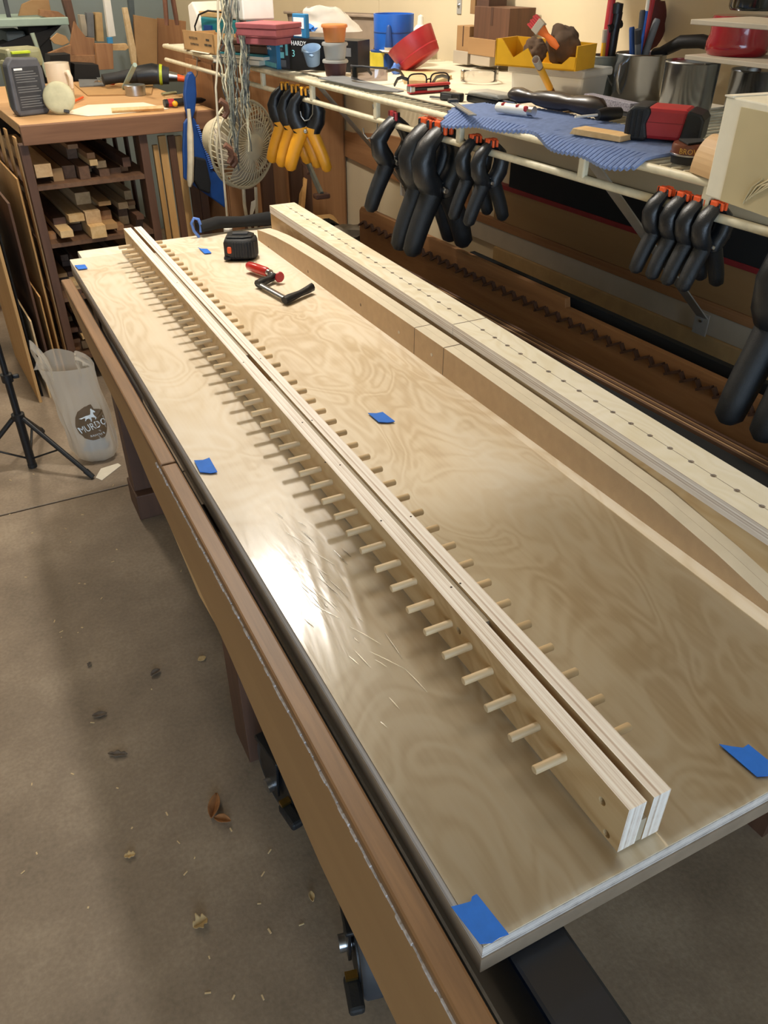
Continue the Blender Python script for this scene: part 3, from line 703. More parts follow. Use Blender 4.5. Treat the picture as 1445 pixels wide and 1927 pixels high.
# planks standing on edge one on top of the other against the wall
UB = UW-.030
zs = [zu((1045, y), UB) for y in (557, 514, 476, 459, 391, 381, 318)]
for i, (m, lab, v1, th) in enumerate((('tan_round', 'lowest tan board of the stack against the wall below the shelf', 2.0, .022), ('pale_board', 'pale greyish board of the stack against the wall', 2.25, .014), ('cherry', 'narrow reddish-brown board above the pale board of the stack', 2.2, .018), ('tan_board', 'wide tan plywood board of the stack under the shelf', 2.02, .014), ('red_edge', 'thin dark red board near the top of the stack', 2.10, .022), ('felt_black', 'black strip on top of the stack right under the shelf', 1.95, .022))):  # last entry is a plain black strip closing the top of the stack
    z0 = zs[i] if i else LZ+.0005
    tag(MB().box(0, th, 0, v1-.25, 0, zs[i+1]-z0-.0006).build('long_board', m, loc=wf(UW-.004-th, .25, z0), rot=(0, 0, WR), bevel=.001), lab, 'board', 'long boards against the wall')
z = zu((1060, 548), 1.16)
tag(MB().box(0, .014, 0, 1.3, 0, z-LZ).build('black_board', 'felt_black', loc=wf(1.15, .25, LZ+.0005), rot=(0, 0, WR), bevel=.001), 'black board showing just above the chevron board', 'board')
# bent wooden part leaning against the wall near the far end
def arcpiece(r0, r1, a0, a1, th, n=14): 
    pts = [(r1*math.cos(a0+(a1-a0)*i/n), r1*math.sin(a0+(a1-a0)*i/n)) for i in range(n+1)] + [(r0*math.cos(a1-(a1-a0)*i/n), r0*math.sin(a1-(a1-a0)*i/n)) for i in range(n+1)]
    return MB().prism(pts, 0, th, Myz)
P = atw(600, 412, 1.20); rA = P.z-LZ+.006
for r0, r1, nm_ in ((rA*.86, rA, 'outer'), (rA*.64, rA*.82, 'inner')):
    tag(arcpiece(r0, r1, 0, math.pi, .05).build('bent_wood', 'pine', loc=(P.x, P.y, LZ+.001), rot=(0, 0, WR-rad(10))), nm_+' curved strip of pale bent wood behind the drilled beam', 'bent wood', 'bent wood strips')
for q0, q1, lab, w_ in (((552, 330), (548, 400), 'narrow pale stick leaning left of the bent wood', .010), ((572, 335), (566, 405), 'second pale stick leaning against the bent wood', .012)):
    A, B = atw(q0[0], q0[1], 1.30), atw(q1[0], q1[1], 1.24); zf = LZ+.016 if B.dot(WD) < 2.42 else .016; B = A+(B-A)*((A.z-zf)/(A.z-B.z))
    tag(MB().tube([A-B*0, B], w_, 4).build('stick', 'pine_z'), lab, 'stick', 'pale sticks by the wall')
# big curved brown panel under the shelf
PA, PB = atw(640, 255, UW-.02), atw(880, 330, UW-.02)
b = MB(); pts = []
for i in range(13):
    a = i/12; pts.append((PB.dot(WD)+(PA.dot(WD)-PB.dot(WD))*a, .035*math.sin(math.pi*min(1, a*1.1))+.0))
b.prism([(p[0], p[1]) for p in pts]+[(pts[-1][0], -.09), (pts[0][0], -.13)], 0, .012, Myz)
tag(b.build('curved_board', 'cherry', loc=wf(UW-.0125, 0, PB.z+.01), rot=(0, 0, WR)), 'brown board with a curved top edge behind the open black clamp', 'board')
# rusty bar clamp hanging behind the yellow clamps
A, B = atw(562, 268, 1.12), atw(605, 366, 1.10)
rc = thing('rusty_clamp', 'old rusty bar clamp hanging behind the yellow-handled clamps', 'clamp', A)
d = B-A
MB().tube([-d*.6, d*.5, d], .008, 6, ry=.012).build('bar', 'galv', rc); MB().tube([d*.15-Vector((.012, 0, 0)), d*.6-Vector((.012, 0, 0))], .005, 6).build('screw', 'leather', rc)
MB().cb(d+Vector((0, 0, -.004)), (.045, .03, .014)).build('foot', 'leather', rc, bevel=.004); MB().cb(d*.35, (.03, .026, .03)).build('slide', 'leather', rc, bevel=.004)
tag(blob((0, 0, 0), (.075, .06, .035), 3, .5, 2.2, 3, -.02).build('cloth_bundle', 'rag_grey', smooth=True, loc=atw(645, 450, 1.10)), 'crumpled grey-brown cloth behind the drilled beam', 'cloth')
tag(blob((0, 0, 0), (.05, .045, .03), 5, .5, 2.2, 3, -.02).build('cloth_bundle', 'felt_black', smooth=True, loc=atw(612, 432, 1.14)), 'crumpled black cloth beside the grey-brown cloth', 'cloth')
# ================================================================== rear bench with lumber rack
def fr(px, py, v): P = atv(px, py, v); return P.dot(WN), P.z
def polyv(pts, v, dep, ref=None):             # outline met on the upright plane at depth v, extruded backwards by dep; local to ref (u, v, z)
    q = [fr(x, y, v) for x, y in pts]
    Mxz = Matrix(((1, 0, 0, 0), (0, 0, 1, 0), (0, 1, 0, 0), (0, 0, 0, 1)))
    return MB().prism(q, v, v+dep, Mxz)
def put(mb, name, m, label, cat, smooth=False, bevel=0, group=None):   # mesh in (u, v, z), moved so that its origin is at its base
    c = sum(mb.v, Vector())/len(mb.v); c.z = min(p.z for p in mb.v)
    mb.v = [p-c for p in mb.v]
    return tag(mb.build(name, m, smooth=smooth, bevel=bevel, loc=wf(*c), rot=(0, 0, WR)), label, cat, group)
rbn = thing('rear_bench', 'wooden rear bench with a brown front rail and an open lumber rack below', 'bench', (0, 0, 0), WR)
B0, B1, BF, BB = .418, 1.058, 2.968, 3.97
MB().box(B0, B1, BF, BB, .868, .90).build('top', 'bench_top', rbn, bevel=.002)
MB().box(B0-.004, B1+.002, BF-.022, BF, .842, .899).build('front_rail', 'cherry_x', rbn, bevel=.002)
for u in (.402, .786): MB().box(u, u+.028, BF, BF+.045, 0, .842).build('post', 'leg_dark', rbn, bevel=.002)
for u in (.402, .786, 1.02): MB().box(u, u+.028, BB-.06, BB-.015, 0, .868).build('post', 'leg_dark', rbn)
SHV = (.700, .512, .322, .10)
for zz in SHV: MB().box(.402, .812, BF+.004, BB-.02, zz, zz+.014).build('shelf_board', 'walnut', rbn)
MB().box(.40, .815, BB-.03, BB-.015, .06, .868).build('back_panel', 'hole', rbn)
for u in (.404, .800):
    for k in range(5): MB().box(u-.006, u, BF+.03+k*.17, BF+.075+k*.17, .02, .86).build('side_slat', 'pine_z' if u < .5 else 'walnut_z', rbn)
# offcuts in the rack
lens = {}
def lumber(u, z, w, h, out, m, lab, rr=0.0):
    key = (round(w, 3), round(h, 3))
    if key not in lens: lens[key] = MB().box(-w/2, w/2, 0, .62, 0, h).mesh('lumber_offcut')
    me = lens[key]
    if me.users and me.materials: me = me.copy(); me.materials.clear()
    o = link('lumber_offcut', me, m); o.location = wf(u, BF+.02-out, z); o.rotation_euler = (0, 0, WR+rr)
    tag(o, lab, 'lumber', 'offcuts in the lumber rack')
lm = ['walnut', 'cherry', 'maple', 'walnut', 'tan_board', 'pine', 'walnut', 'leg_dark', 'maple']
names = ('top', 'second', 'third', 'lowest')
ordn = ('first', 'second', 'third', 'fourth', 'fifth', 'sixth', 'seventh', 'eighth', 'ninth', 'tenth', 'eleventh', 'twelfth')
kinds = {'walnut': 'dark walnut', 'cherry': 'reddish', 'maple': 'light brown', 'tan_board': 'tan', 'pine': 'pale', 'leg_dark': 'dark brown'}
for si, zz in enumerate(SHV):
    u = .436; col = 0
    top = (.842, SHV[0], SHV[1], SHV[2])[si]-.02
    while u < .775:
        w = R.choice((.026, .034, .042, .052)); z = zz+.0145
        if u+w > .783: break
        lim = zz+rnd(.05, top-zz-.01); row = 0
        while True:
            h = R.choice((.014, .018, .022, .03, .04))
            if z+h > lim: break
            mm = R.choice(lm)
            lumber(u+w/2, z, w, h, rnd(-.16, .01) if mm != 'pine' else rnd(-.02, .035), mm, "%s offcut on the rack's %s shelf, %s pile from left, %s from bottom" % (kinds[mm], names[si], ordn[col], ordn[row]))
            z += h+.0006; row += 1
        if row: col += 1
        u += w+.004
# panels leaning beside the rack
def upr(u, v, w, dep, h, m, label, cat='panel', lean=0.0, leanx=0.0):
    o = MB().box(0, w, 0, dep, 0, h).build('leaning_board', m, loc=wf(u, v, 0), rot=(lean, leanx, WR), bevel=.0008); return tag(o, label, cat)
P = at(80, 757, 0); hh = hgt(P, 378)
upr(P.dot(WN)-.010, P.dot(WD), .010, .50, hh, 'pine_z', 'tall pale plywood panel standing on edge left of the lumber rack')
upr(P.dot(WN)+.008, P.dot(WD)+.05, .006, .55, hh*.86, 'felt_black', 'dark panel standing right behind the pale plywood panel')
upr(P.dot(WN)+.030, P.dot(WD)+.02, .006, .45, hh*.42, 'beech', 'short pale panel standing low beside the dark panel')
upr(P.dot(WN)+.056, P.dot(WD)+.03, .008, .6, hh*.97, 'walnut_z', 'tall dark brown panel second from the lumber rack')
upr(P.dot(WN)+.082, P.dot(WD)+.04, .005, .6, hh*.52, 'pine_z', 'narrow pale panel edge beside the lumber rack post')
upr(P.dot(WN)+.104, P.dot(WD)+.06, .006, .6, hh*1.06, 'pine_z', 'tall honey-coloured panel touching the lumber rack')
# slats stored upright under the bench right of the rack
for k, (u, w, m, h, lab) in enumerate(((.835, .018, 'pine_z', .80, 'pale upright slat nearest the lumber rack'), (.862, .026, 'pine_z', .825, 'first wide honey-coloured slat under the rear bench'), (.892, .024, 'walnut_z', .825, 'dark walnut slat between two honey-coloured ones'), (.920, .026, 'pine_z', .82, 'second wide honey-coloured slat under the rear bench'), (.950, .03, 'walnut_z', .83, 'dark slat right of the honey-coloured ones'), (.985, .03, 'leg_dark', .82, 'rightmost dark slat under the rear bench'))):
    upr(u, BF+.02+.012*(k % 2), w, .014, h, m, lab, 'slat')
for k, (u, h, m, lab) in enumerate(((.84, .42, 'cherry_z', 'short reddish board standing in front of the upright slats'), (.885, .36, 'tan_board', 'short tan board standing in front of the upright slats'), (.93, .39, 'pine_z', 'short pale board with a sawn top under the rear bench'))):
    upr(u, BF-.06, .035, .018, h, m, lab, 'board', rad(-3))
# dark planks leaning below the shelf behind the bench end
for k, (u, v, w, h, m, lab) in enumerate(((1.07, 2.78, .05, .86, 'walnut_z', 'leftmost dark plank leaning below the shelf behind the fan'), (1.13, 2.75, .045, .90, 'leg_dark', 'second dark plank leaning below the shelf'), (1.18, 2.77, .05, .84, 'cherry_z', 'reddish plank leaning among the dark ones below the shelf'), (1.235, 2.74, .045, .93, 'walnut_z', 'fourth dark plank leaning below the shelf'), (1.285, 2.76, .04, .88, 'leg_dark', 'rightmost dark plank next to the wall below the shelf'))):
    upr(u, v, w, .02, h, m, lab, 'plank')
# wooden cabinet under the far shelf end
wc = thing('wall_cabinet', 'orange-brown plywood cabinet standing under the far end of the shelf', 'cabinet', wf(1.09, 2.99, 0), WR)
MB().box(0, .50, .006, .30, 0, 1.045).build('carcass', 'cherry_z', wc, bevel=.001)
MB().box(.004, .085, 0, .006, .02, 1.03).build('door', 'cherry_z', wc); MB().box(.092, .49, 0, .006, .02, 1.03).build('door', 'cherry_z', wc)
MB().box(-.006, 0, .02, .29, .06, 1.03).build('side_panel', 'cherry_z', wc)
# ------------------------------------------------------------------ things on the rear bench
BZ = .901
def onb(px, py): return at(px, py, BZ)
P = onb(72, 219); k = mpp(P)
bt_ = thing('battery_pack', 'grey and olive tool battery with a lime stripe on the rear bench', 'battery', P+Vector((-.01, .05, 0)), rad(18))
MB().prism([(-.052, 0), (.045, 0), (.056, .012), (.058, .13), (.048, .165), (-.04, .17), (-.058, .15), (-.062, .02)], -.02, .02, RX(90)).build('shell', 'battery_grey', bt_, bevel=.006)
MB().box(-.045, .075, .02, .075, .01, .16).build('cell_block', 'olive_grey', bt_, bevel=.012)
MB().box(-.035, .085, .015, .10, .135, .192).build('top_block', 'olive_grey', bt_, bevel=.014)
MB().box(-.022, .04, .004, .03, .176, .184).build('stripe', 'lime', bt_, bevel=.002)
MB().box(-.046, .042, -.0212, -.0195, .018, .142).build('label', 'grey_dark', bt_)
for i in range(15):
    if i in (5, 9): continue
    MB().box(-.040, .036-.006*(i % 3), -.0216, -.021, .026+i*.0072, .0285+i*.0072).build('print_line', 'grey_mid', bt_)
MB().box(-.040, -.012, -.0216, -.021, .133, .139).build('print_line', 'print_white', bt_)
P = onb(100, 212)
cp_ = thing('round_cap', 'round khaki cap leaning against the battery', 'cap', P+Vector((.022, -.045, .05)), 0, rot=(rad(68), rad(10), rad(-20)))
MB().lathe([(0, .006), (.03, .007), (.046, .004), (.051, -.002), (.050, -.012), (.0, -.012)], 28).build('disc', 'cap_khaki', cp_, 50)
MB().box(.018, .036, -.044, -.034, -.002, .006).build('clip', 'grey_dark', cp_, bevel=.002)
P = onb(121, 183); k = mpp(P); r = 22*k; h = hgt(P, 119)
mg = thing('mug', 'cream coffee mug on the rear bench', 'mug', P+Vector((0, .03, 0)))
MB().lathe([(0, .002), (r*.92, 0), (r*1.0, .006), (r*1.02, h*.5), (r, h), (r*.93, h), (r*.94, h*.5), (r*.9, .01), (0, .008)], 28).build('body', 'white_glaze', mg, 60)
MB().tube([(r*.5, -r*.85, h*.72), (r*.62, -r*1.3, h*.76), (r*.72, -r*1.5, h*.6), (r*.66, -r*1.35, h*.32), (r*.5, -r*.86, h*.24)], .008, 8).build('handle', 'white_glaze', mg, True)
def flat(pts, z, th, name, m, label, cat, bevel=0):
    Q = [at(x, y, z) for x, y in pts]; c = sum(Q, Vector())/len(Q)
    return tag(MB().prism([(p.x-c.x, p.y-c.y) for p in Q], 0, th).build(name, m, loc=(c.x, c.y, z), bevel=bevel), label, cat)
flat([(140, 160), (290, 152), (285, 178), (165, 181)], BZ, .004, 'cardboard_sheet', 'cardboard', 'brown cardboard sheet on the rear bench behind the tin', 'cardboard')
flat([(120, 213), (165, 198), (270, 193), (318, 205), (210, 216), (165, 219)], BZ, .001, 'paper_sheet', 'paper', 'large white paper sheet at the front of the rear bench', 'paper')
flat([(148, 151), (190, 151), (198, 162), (150, 164)], BZ+.005, .004, 'metal_plate', 'grey_mid', 'small grey metal plate on the cardboard sheet', 'plate')
P = onb(258, 180)
tn = thing('tin_can', 'small round silver tin on the rear bench', 'tin', P+Vector((0, .02, 0)))
MB().lathe([(0, 0), (.038, 0), (.038, .022), (0, .022)], 26).build('body', 'steel', tn, 40); MB().lathe([(0, .022), (.0395, .022), (.0395, .034), (.037, .036), (0, .036)], 26).build('lid', 'steel', tn, 40)
def stick(p0, p1, z, r, name, m, label, cat, n=4, ry=None):
    A, B = at(p0[0], p0[1], z), at(p1[0], p1[1], z); c = (A+B)/2
    return tag(MB().tube([A-c, B-c], r, n, ref=(0, 0, 1), ry=ry).build(name, m, loc=c, smooth=n > 5), label, cat)
stick((210, 208), (308, 203), BZ+.009, .008, 'wood_stick', 'pine', 'pale wooden stick lying on the white paper', 'stick')
P = onb(325, 205)
hk = thing('marking_tool', 'black handled tool with red band and yellow knob on the rear bench', 'tool', P)
A, B = onb(310, 203)-P, onb(388, 196)-P; z = Vector((0, 0, .014)); d = B-A
MB().tube([A+z, A+d*.5+z, A+d*.9+z, B+z], [.013, .013, .009, .002], 8).build('handle', 'black_plastic', hk, True)
MB().tube([A+d*.08+z, A+d*.22+z], .0135, 8).build('band', 'red_plastic', hk, True)
MB().lathe([(0, -.010), (.008, -.006), (.0105, 0), (.008, .006), (0, .010)], 14, T(A.x+d.x*.22, A.y+d.y*.22-.02, .013)).build('knob', 'yellow_plastic', hk, True)
stick((305, 177), (331, 174), BZ+.006, .009, 'utility_knife', 'olive_grey', 'olive utility knife lying near the right end of the rear bench', 'knife', 8, .005)
for i, (a, b) in enumerate((((308, 186), (345, 181)), ((310, 183), (346, 178)), ((306, 188), (343, 185)))):
    stick(a, b, BZ+.004, .004, 'wood_strip', 'pine', ('upper', 'middle', 'lower')[i] + ' of three thin pale wood strips by the dustpan', 'strip')
stick((134, 193), (156, 183), BZ+.006, .004, 'orange_pick', 'orange_pad', 'small orange pick beside the cream mug', 'pick', 6)
stick((126, 186), (138, 190), BZ+.006, .006, 'pocket_tool', 'grey_mid', 'small grey pocket tool at the foot of the mug', 'tool', 6)
# cordless drill lying down
P = onb(282, 168)
dr = thing('cordless_drill', 'dark cordless drill with green body parts and orange tip lying on the bench', 'drill', P+Vector((0, .03, 0)), WR)
MB().tube([(-.16, .05, .035), (-.10, .05, .04), (-.02, .03, .045)], [.02, .02, .03], 10).build('handle', 'black_rubber', dr, True)
MB().tube([(-.03, .02, .045), (.03, 0, .05), (.075, -.02, .045)], [.034, .038, .030], 12).build('motor_housing', 'black_plastic', dr, True)
MB().tube([(.045, -.01, .048), (.085, -.025, .042)], [.036, .030], 12).build('gear_case', 'grey_dark', dr, True)
MB().tube([(.052, -.012, .047), (.062, -.016, .046)], [.0385, .037], 12).build('green_ring', 'lime', dr, True)
MB().tube([(.085, -.025, .040), (.115, -.036, .036)], [.020, .016], 12).build('chuck', 'steel', dr, True)
MB().tube([(.113, -.036, .035), (.140, -.046, .030)], [.014, .011], 10).build('tip', 'orange_pad', dr, True)
A, B = at(233, 165, BZ+.01), at(254, 122, BZ+.11)
tag(MB().tube([Vector(), (B-A)*.5, B-A], [.008, .009, .008], 8).build('foam_tube', 'shade_green', loc=A, smooth=True), 'pale green tube leaning against the drill', 'tube')
P = onb(210, 165)
pb_ = thing('plastic_pouch', 'clear plastic pouch with red contents on the cardboard sheet', 'pouch', P+Vector((0, .01, .006)))
blob((0, 0, .016), (.06, .035, .018), 4, .5, 2.0, 3, -.0).build('film', 'clear_plastic', pb_, True); blob((.006, 0, .012), (.016, .012, .010), 2).build('contents', 'orange_pad', pb_, True)
# ------------------------------------------------------------------ machines and templates behind the rear bench
MV = 4.25
mc = thing('band_saw', 'machine with a pale green work table behind the rear bench', 'machine', (0, 0, 0), WR)
q0, q1 = fr(-40, 50, MV), fr(131, 47, MV)
MB().box(q0[0], q1[0], MV, MV+.38, q1[1], q1[1]+.03).build('table', 'shade_green', mc, bevel=.004)
uA, uB = fr(25, 100, MV)[0], fr(62, 100, MV)[0]
MB().box(uA, uB, MV+.08, MV+.30, .0, q1[1]-.02).build('motor_box', 'machine_grey', mc, bevel=.01)
MB().box(uB+.01, uB+.10, MV+.06, MV+.32, .0, q1[1]-.001).build('column', 'black_matte', mc, bevel=.01)
MB().prism([(uA-.05, q1[1]-.07), (q1[0]-.02, q1[1]-.0), (q1[0]-.16, q1[1]-.10), (uB+.05, q1[1]-.12)], MV+.05, MV+.2, Matrix(((1,0,0,0),(0,0,1,0),(0,1,0,0),(0,0,0,1)))).build('bracket', 'black_matte', mc)
uC = fr(22, 20, MV)[0]; MB().box(uC-.008, uC+.008, MV+.10, MV+.12, q1[1]+.03, q1[1]+.5).build('blade_guide', 'grey_dark', mc); MB().box(uC-.022, uC+.022, MV+.09, MV+.13, q1[1]+.11, q1[1]+.17).build('guide_block', 'steel', mc, bevel=.004)
q = fr(82, 118, 4.05)
A, B = atv(82, 112, 3.9), atv(74, 62, 3.9); rk = wf(A.dot(WN), 3.9, .9)
tag(MB().tube([(0, 0, 0), (-.01, 0, .08), (-.022, 0, .155)], [.006, .007, .009], 8).build('paint_brush', 'shade_green', loc=(rk.x, rk.y, BZ+.03), smooth=True), 'thin pale-tipped stick standing up behind the battery', 'stick')
def tmpl(pts, v, dep, m, label, name='template', cat='template', bevel=.001): return put(polyv(pts, v, dep), name, m, label, cat, bevel=bevel)
tmpl([(35, 30), (42, 8), (60, 0), (92, 0), (96, 22), (92, 28), (75, 28)], MV+.12, .02, 'tan_board', 'tan plywood jig standing on the pale green machine table', 'jig', 'jig')
tmpl([(76, 30), (76, 18), (110, 22), (128, 34), (100, 36)], MV+.02, .05, 'cherry', 'brown wooden block on the pale green machine table', 'wood_block', 'block')
tmpl([(132, 158), (128, 105), (140, 40), (150, 55), (162, 70), (178, 72), (178, 104), (172, 158)], 4.12, .018, 'cherry_z', 'brown curved template board behind the mug')
tmpl([(95, 74), (108, 62), (124, 68), (131, 80), (118, 86), (102, 82)], 4.08, .015, 'tan_board', 'small crescent-shaped template with a hole under the machine table')
tmpl([(92, 100), (134, 84), (134, 104), (180, 104), (182, 132), (92, 128)], 4.10, .03, 'cherry', 'brown wooden rest board behind the mug', 'wood_board', 'board')
tmpl([(180, 82), (212, 82), (214, 130), (184, 132)], 4.06, .03, 'cherry_z', 'upright reddish box behind the drill', 'wooden_box', 'box')
tmpl([(94, 104), (132, 102), (134, 150), (95, 150)], 3.985, .10, 'felt_black', 'black box behind the mug', 'black_box', 'box')
tmpl([(140, 120), (185, 122), (190, 152), (140, 152)], 4.00, .10, 'black_matte', 'dark case behind the mug and the drill', 'dark_case', 'case')
tmpl([(205, 84), (238, 82), (243, 90), (236, 95), (205, 95)], 4.092, .03, 'pine', 'pale rounded board sticking out behind the reddish box', 'wood_board', 'board')
tmpl([(232, 15), (240, 14), (262, 122), (250, 122)], 4.3, .03, 'beech', 'pale board leaning against the back wall', 'wood_board', 'board')
tmpl([(242, 0), (252, 0), (258, 90), (252, 95)], 4.4, .03, 'machine_grey', 'dark blue-grey board leaning against the back wall', 'wood_board', 'board')
tmpl([(196, 0), (208, 0), (218, 68), (205, 70)], 4.5, .03, 'white_plastic', 'narrow white board leaning against the back wall', 'wood_board', 'board')
tmpl([(150, 28), (160, 28), (166, 68), (156, 68)], 4.6, .05, 'pale_board', 'pale grey tube standing in the far corner', 'tube', 'tube')
tmpl([(164, 24), (176, 24), (178, 70), (166, 70)], 4.58, .05, 'grey_mid', 'grey tube standing in the far corner', 'tube', 'tube')
tmpl([(180, 24), (192, 24), (196, 78), (184, 78)], 4.56, .06, 'tan_round', 'tan tube standing in the far corner', 'tube', 'tube')
tmpl([(118, 0), (134, 0), (150, 70), (138, 70)], 4.5, .04, 'leg_dark', 'dark brown plank leaning in the far corner', 'wood_board', 'plank')
tmpl([(203, 71), (212, 70), (213, 82), (204, 82)], 4.062, .025, 'blue_box', 'small blue can behind the reddish box', 'can', 'can')
tmpl([(252, 28), (296, 36), (296, 140), (258, 140)], 4.30, .02, 'tan_board', 'left plywood wall panel behind the far shelf end', 'wall_sheet', 'plywood')
tmpl([(297, 34), (350, 40), (350, 140), (297, 140)], 4.32, .02, 'cherry_z', 'right reddish plywood wall panel behind the far shelf end', 'wall_sheet', 'plywood')
pg = MB().box(-.32, .0, 0, .012, .05, 1.02)
tag(pg.build('pegboard', 'pegboard', loc=wf(.36, 4.2, 0), rot=(0, 0, WR)), 'cream pegboard standing at the left behind the leaning panels', 'pegboard')
# gloves hanging at the top
P = atv(319, 5, 3.6)
gl_ = thing('work_gloves', 'pair of grey-brown work gloves hanging above the far shelf end', 'gloves', P, WR)
for i, dx in enumerate((-.016, .014)):
    MB().tube([(dx, 0, .30), (dx, 0, .05), (dx*1.1, 0, .0), (dx*1.3, 0, -.045), (dx*1.4, 0, -.075)], [.008, .014, .018, .017, .010], 8, ry=.008).build('glove', 'leather', gl_, True)
# ------------------------------------------------------------------ dustpan and brush
DV = 2.915
dp = thing('dustpan', 'blue plastic dustpan hanging from the shelf beside the rear bench', 'dustpan', (0, 0, 0), WR)
polyv([(349, 150), (354, 137), (362, 134), (369, 146), (371, 178), (368, 210), (362, 228), (354, 226), (349, 205), (346, 178)], DV, .016).build('handle', 'blue_deep', dp, bevel=.006)
polyv([(346, 232), (353, 222), (366, 222), (374, 240), (384, 268), (392, 300), (402, 322), (424, 340), (424, 392), (408, 380), (388, 366), (368, 352), (346, 336), (344, 280)], DV+.004, .012).build('pan', 'blue_deep', dp, bevel=.004)
rb2 = MB()
for i in range(22):
    a = i/21; x = 371+a*(398-371); y = 236+a*(316-236)
    u, z = fr(x, y, DV); rb2.cb((u, DV-.001, z), (.010, .006, .003))
rb2.build('ribs', 'blue_light', dp)
db = thing('hand_brush', 'hand brush with beige handle clipped into the blue dustpan', 'brush', (0, 0, 0), WR)
def pu(x, y, v): u, z = fr(x, y, v); return Vector((u, v, z))
MB().tube([pu(355, 205, DV-.02), pu(357, 230, DV-.022), pu(358, 252, DV-.026), pu(359, 300, DV-.026), pu(358, 340, DV-.024), pu(357, 351, DV-.022)], [.007, .008, .016, .016, .017, .008], 10, ry=[.006, .007, .010, .011, .011, .006]).build('handle', 'cord_ivory', db, True)
polyv([(368, 296), (388, 300), (398, 345), (396, 366), (376, 358), (366, 340)], DV-.03, .025).build('bristles', 'felt_black', db, bevel=.006)
# ------------------------------------------------------------------ fan
FV = 2.50
P = atv(458, 272, FV); k = mpp(P); rr_ = 76*k
ax = (RT*.80 - Vector((FW.x, FW.y, 0)).normalized()*.58 + Vector((0, 0, -.06))).normalized()
q = ax.to_track_quat('Z', 'Y')
fn_ = thing('desk_fan', 'ivory desk fan with a wire grille hanging behind the twine bundles', 'fan', P)
fn_.rotation_mode = 'QUATERNION'; fn_.rotation_quaternion = q
def ring(r, z, th): return MB().tube([(r*math.cos(2*math.pi*i/40), r*math.sin(2*math.pi*i/40), z) for i in range(40)], th, 6, loop=True)
ring(rr_, -.014, .004).build('rim', 'fan_ivory', fn_, True); ring(rr_, .012, .004).build('rim', 'fan_ivory', fn_, True); ring(rr_*.6, .040, .0022).build('grille_ring', 'fan_ivory', fn_, True)
ring(rr_*.80, -.045, .003).build('grille_ring', 'fan_ivory', fn_, True)
gw = MB().tube([(rr_*.26, 0, .046), (rr_*.5, rr_*.10, .044), (rr_*.78, rr_*.12, .034), (rr_*.97, rr_*.04, .012), (rr_*1.0, 0, -.014), (rr_*.8, 0, -.045)], .0016, 5).mesh('grille_wire', True)
for i in range(48):
    o = link('grille_wire', gw, 'fan_ivory', fn_); o.rotation_euler = (0, 0, 2*math.pi*i/48)
MB().lathe([(0, .052), (rr_*.2, .052), (rr_*.30, .046), (rr_*.30, .040), (0, .040)], 28).build('badge', 'fan_ivory', fn_, 50)
for i in range(4):
    a = i*math.pi/2
    MB().grid(lambda s, t, a=a: ((.02+s*rr_*.8)*math.cos(a+(t-.5)*1.0), (.02+s*rr_*.8)*math.sin(a+(t-.5)*1.0), .012*(t-.5)*2), 5, 5).build('blade', 'pale_board', fn_, True, solid=.002)
MB().lathe([(0, -.13), (rr_*.42, -.125), (rr_*.52, -.10), (rr_*.56, -.05), (rr_*.56, -.045), (0, -.045)], 28).build('motor_housing', 'fan_ivory', fn_, 50)
pp = atv(470, 390, FV+.06)
tag(MB().box(-.016, .016, -.016, .016, 0, P.z-.14).build('fan_post', 'leg_dark', loc=(pp.x, pp.y, 0), rot=(0, 0, WR)), 'dark wooden post standing below the fan', 'post')
MB_c = lambda pts, r, name, m, label: tag(MB().tube([atv(x, y, v)-atv(*pts[0][:2], pts[0][2]) for x, y, v in pts], r, 7).build(name, m, smooth=True, loc=atv(*pts[0][:2], pts[0][2])), label, 'cord')
MB_c([(458, 352, FV), (460, 385, FV), (466, 420, FV), (474, 437, FV), (481, 432, FV), (483, 400, FV), (481, 352, FV)], .0055, 'power_cord', 'cord_ivory', 'ivory cord hanging in a loop below the fan')
pc = thing('extension_cord', 'white power cord with a plug hanging left of the fan', 'cord', atv(425, 432, FV-.08))
o0 = atv(425, 432, FV-.08)
MB().tube([atv(x, y, FV-.08)-o0 for x, y in ((409, -60), (410, 0), (411, 80), (408, 140), (406, 165), (409, 215), (418, 300), (424, 370), (428, 418))], .0032, 7).build('cable', 'cord_ivory', pc, True)
MB().tube([atv(428, 416, FV-.08)-o0, atv(429, 428, FV-.08)-o0, atv(429, 430, FV-.08)-o0, atv(430, 446, FV-.08)-o0], [.007, .009, .014, .014], 8).build('plug', 'white_plastic', pc, True)
fp = [(473, 380), (481, 376), (481, 388), (475, 405), (470, 416), (471, 398)]
put(polyv(fp, FV-.02, .002), 'paper_tag', 'paper', 'small paper tag hanging on the fan cord', 'tag')
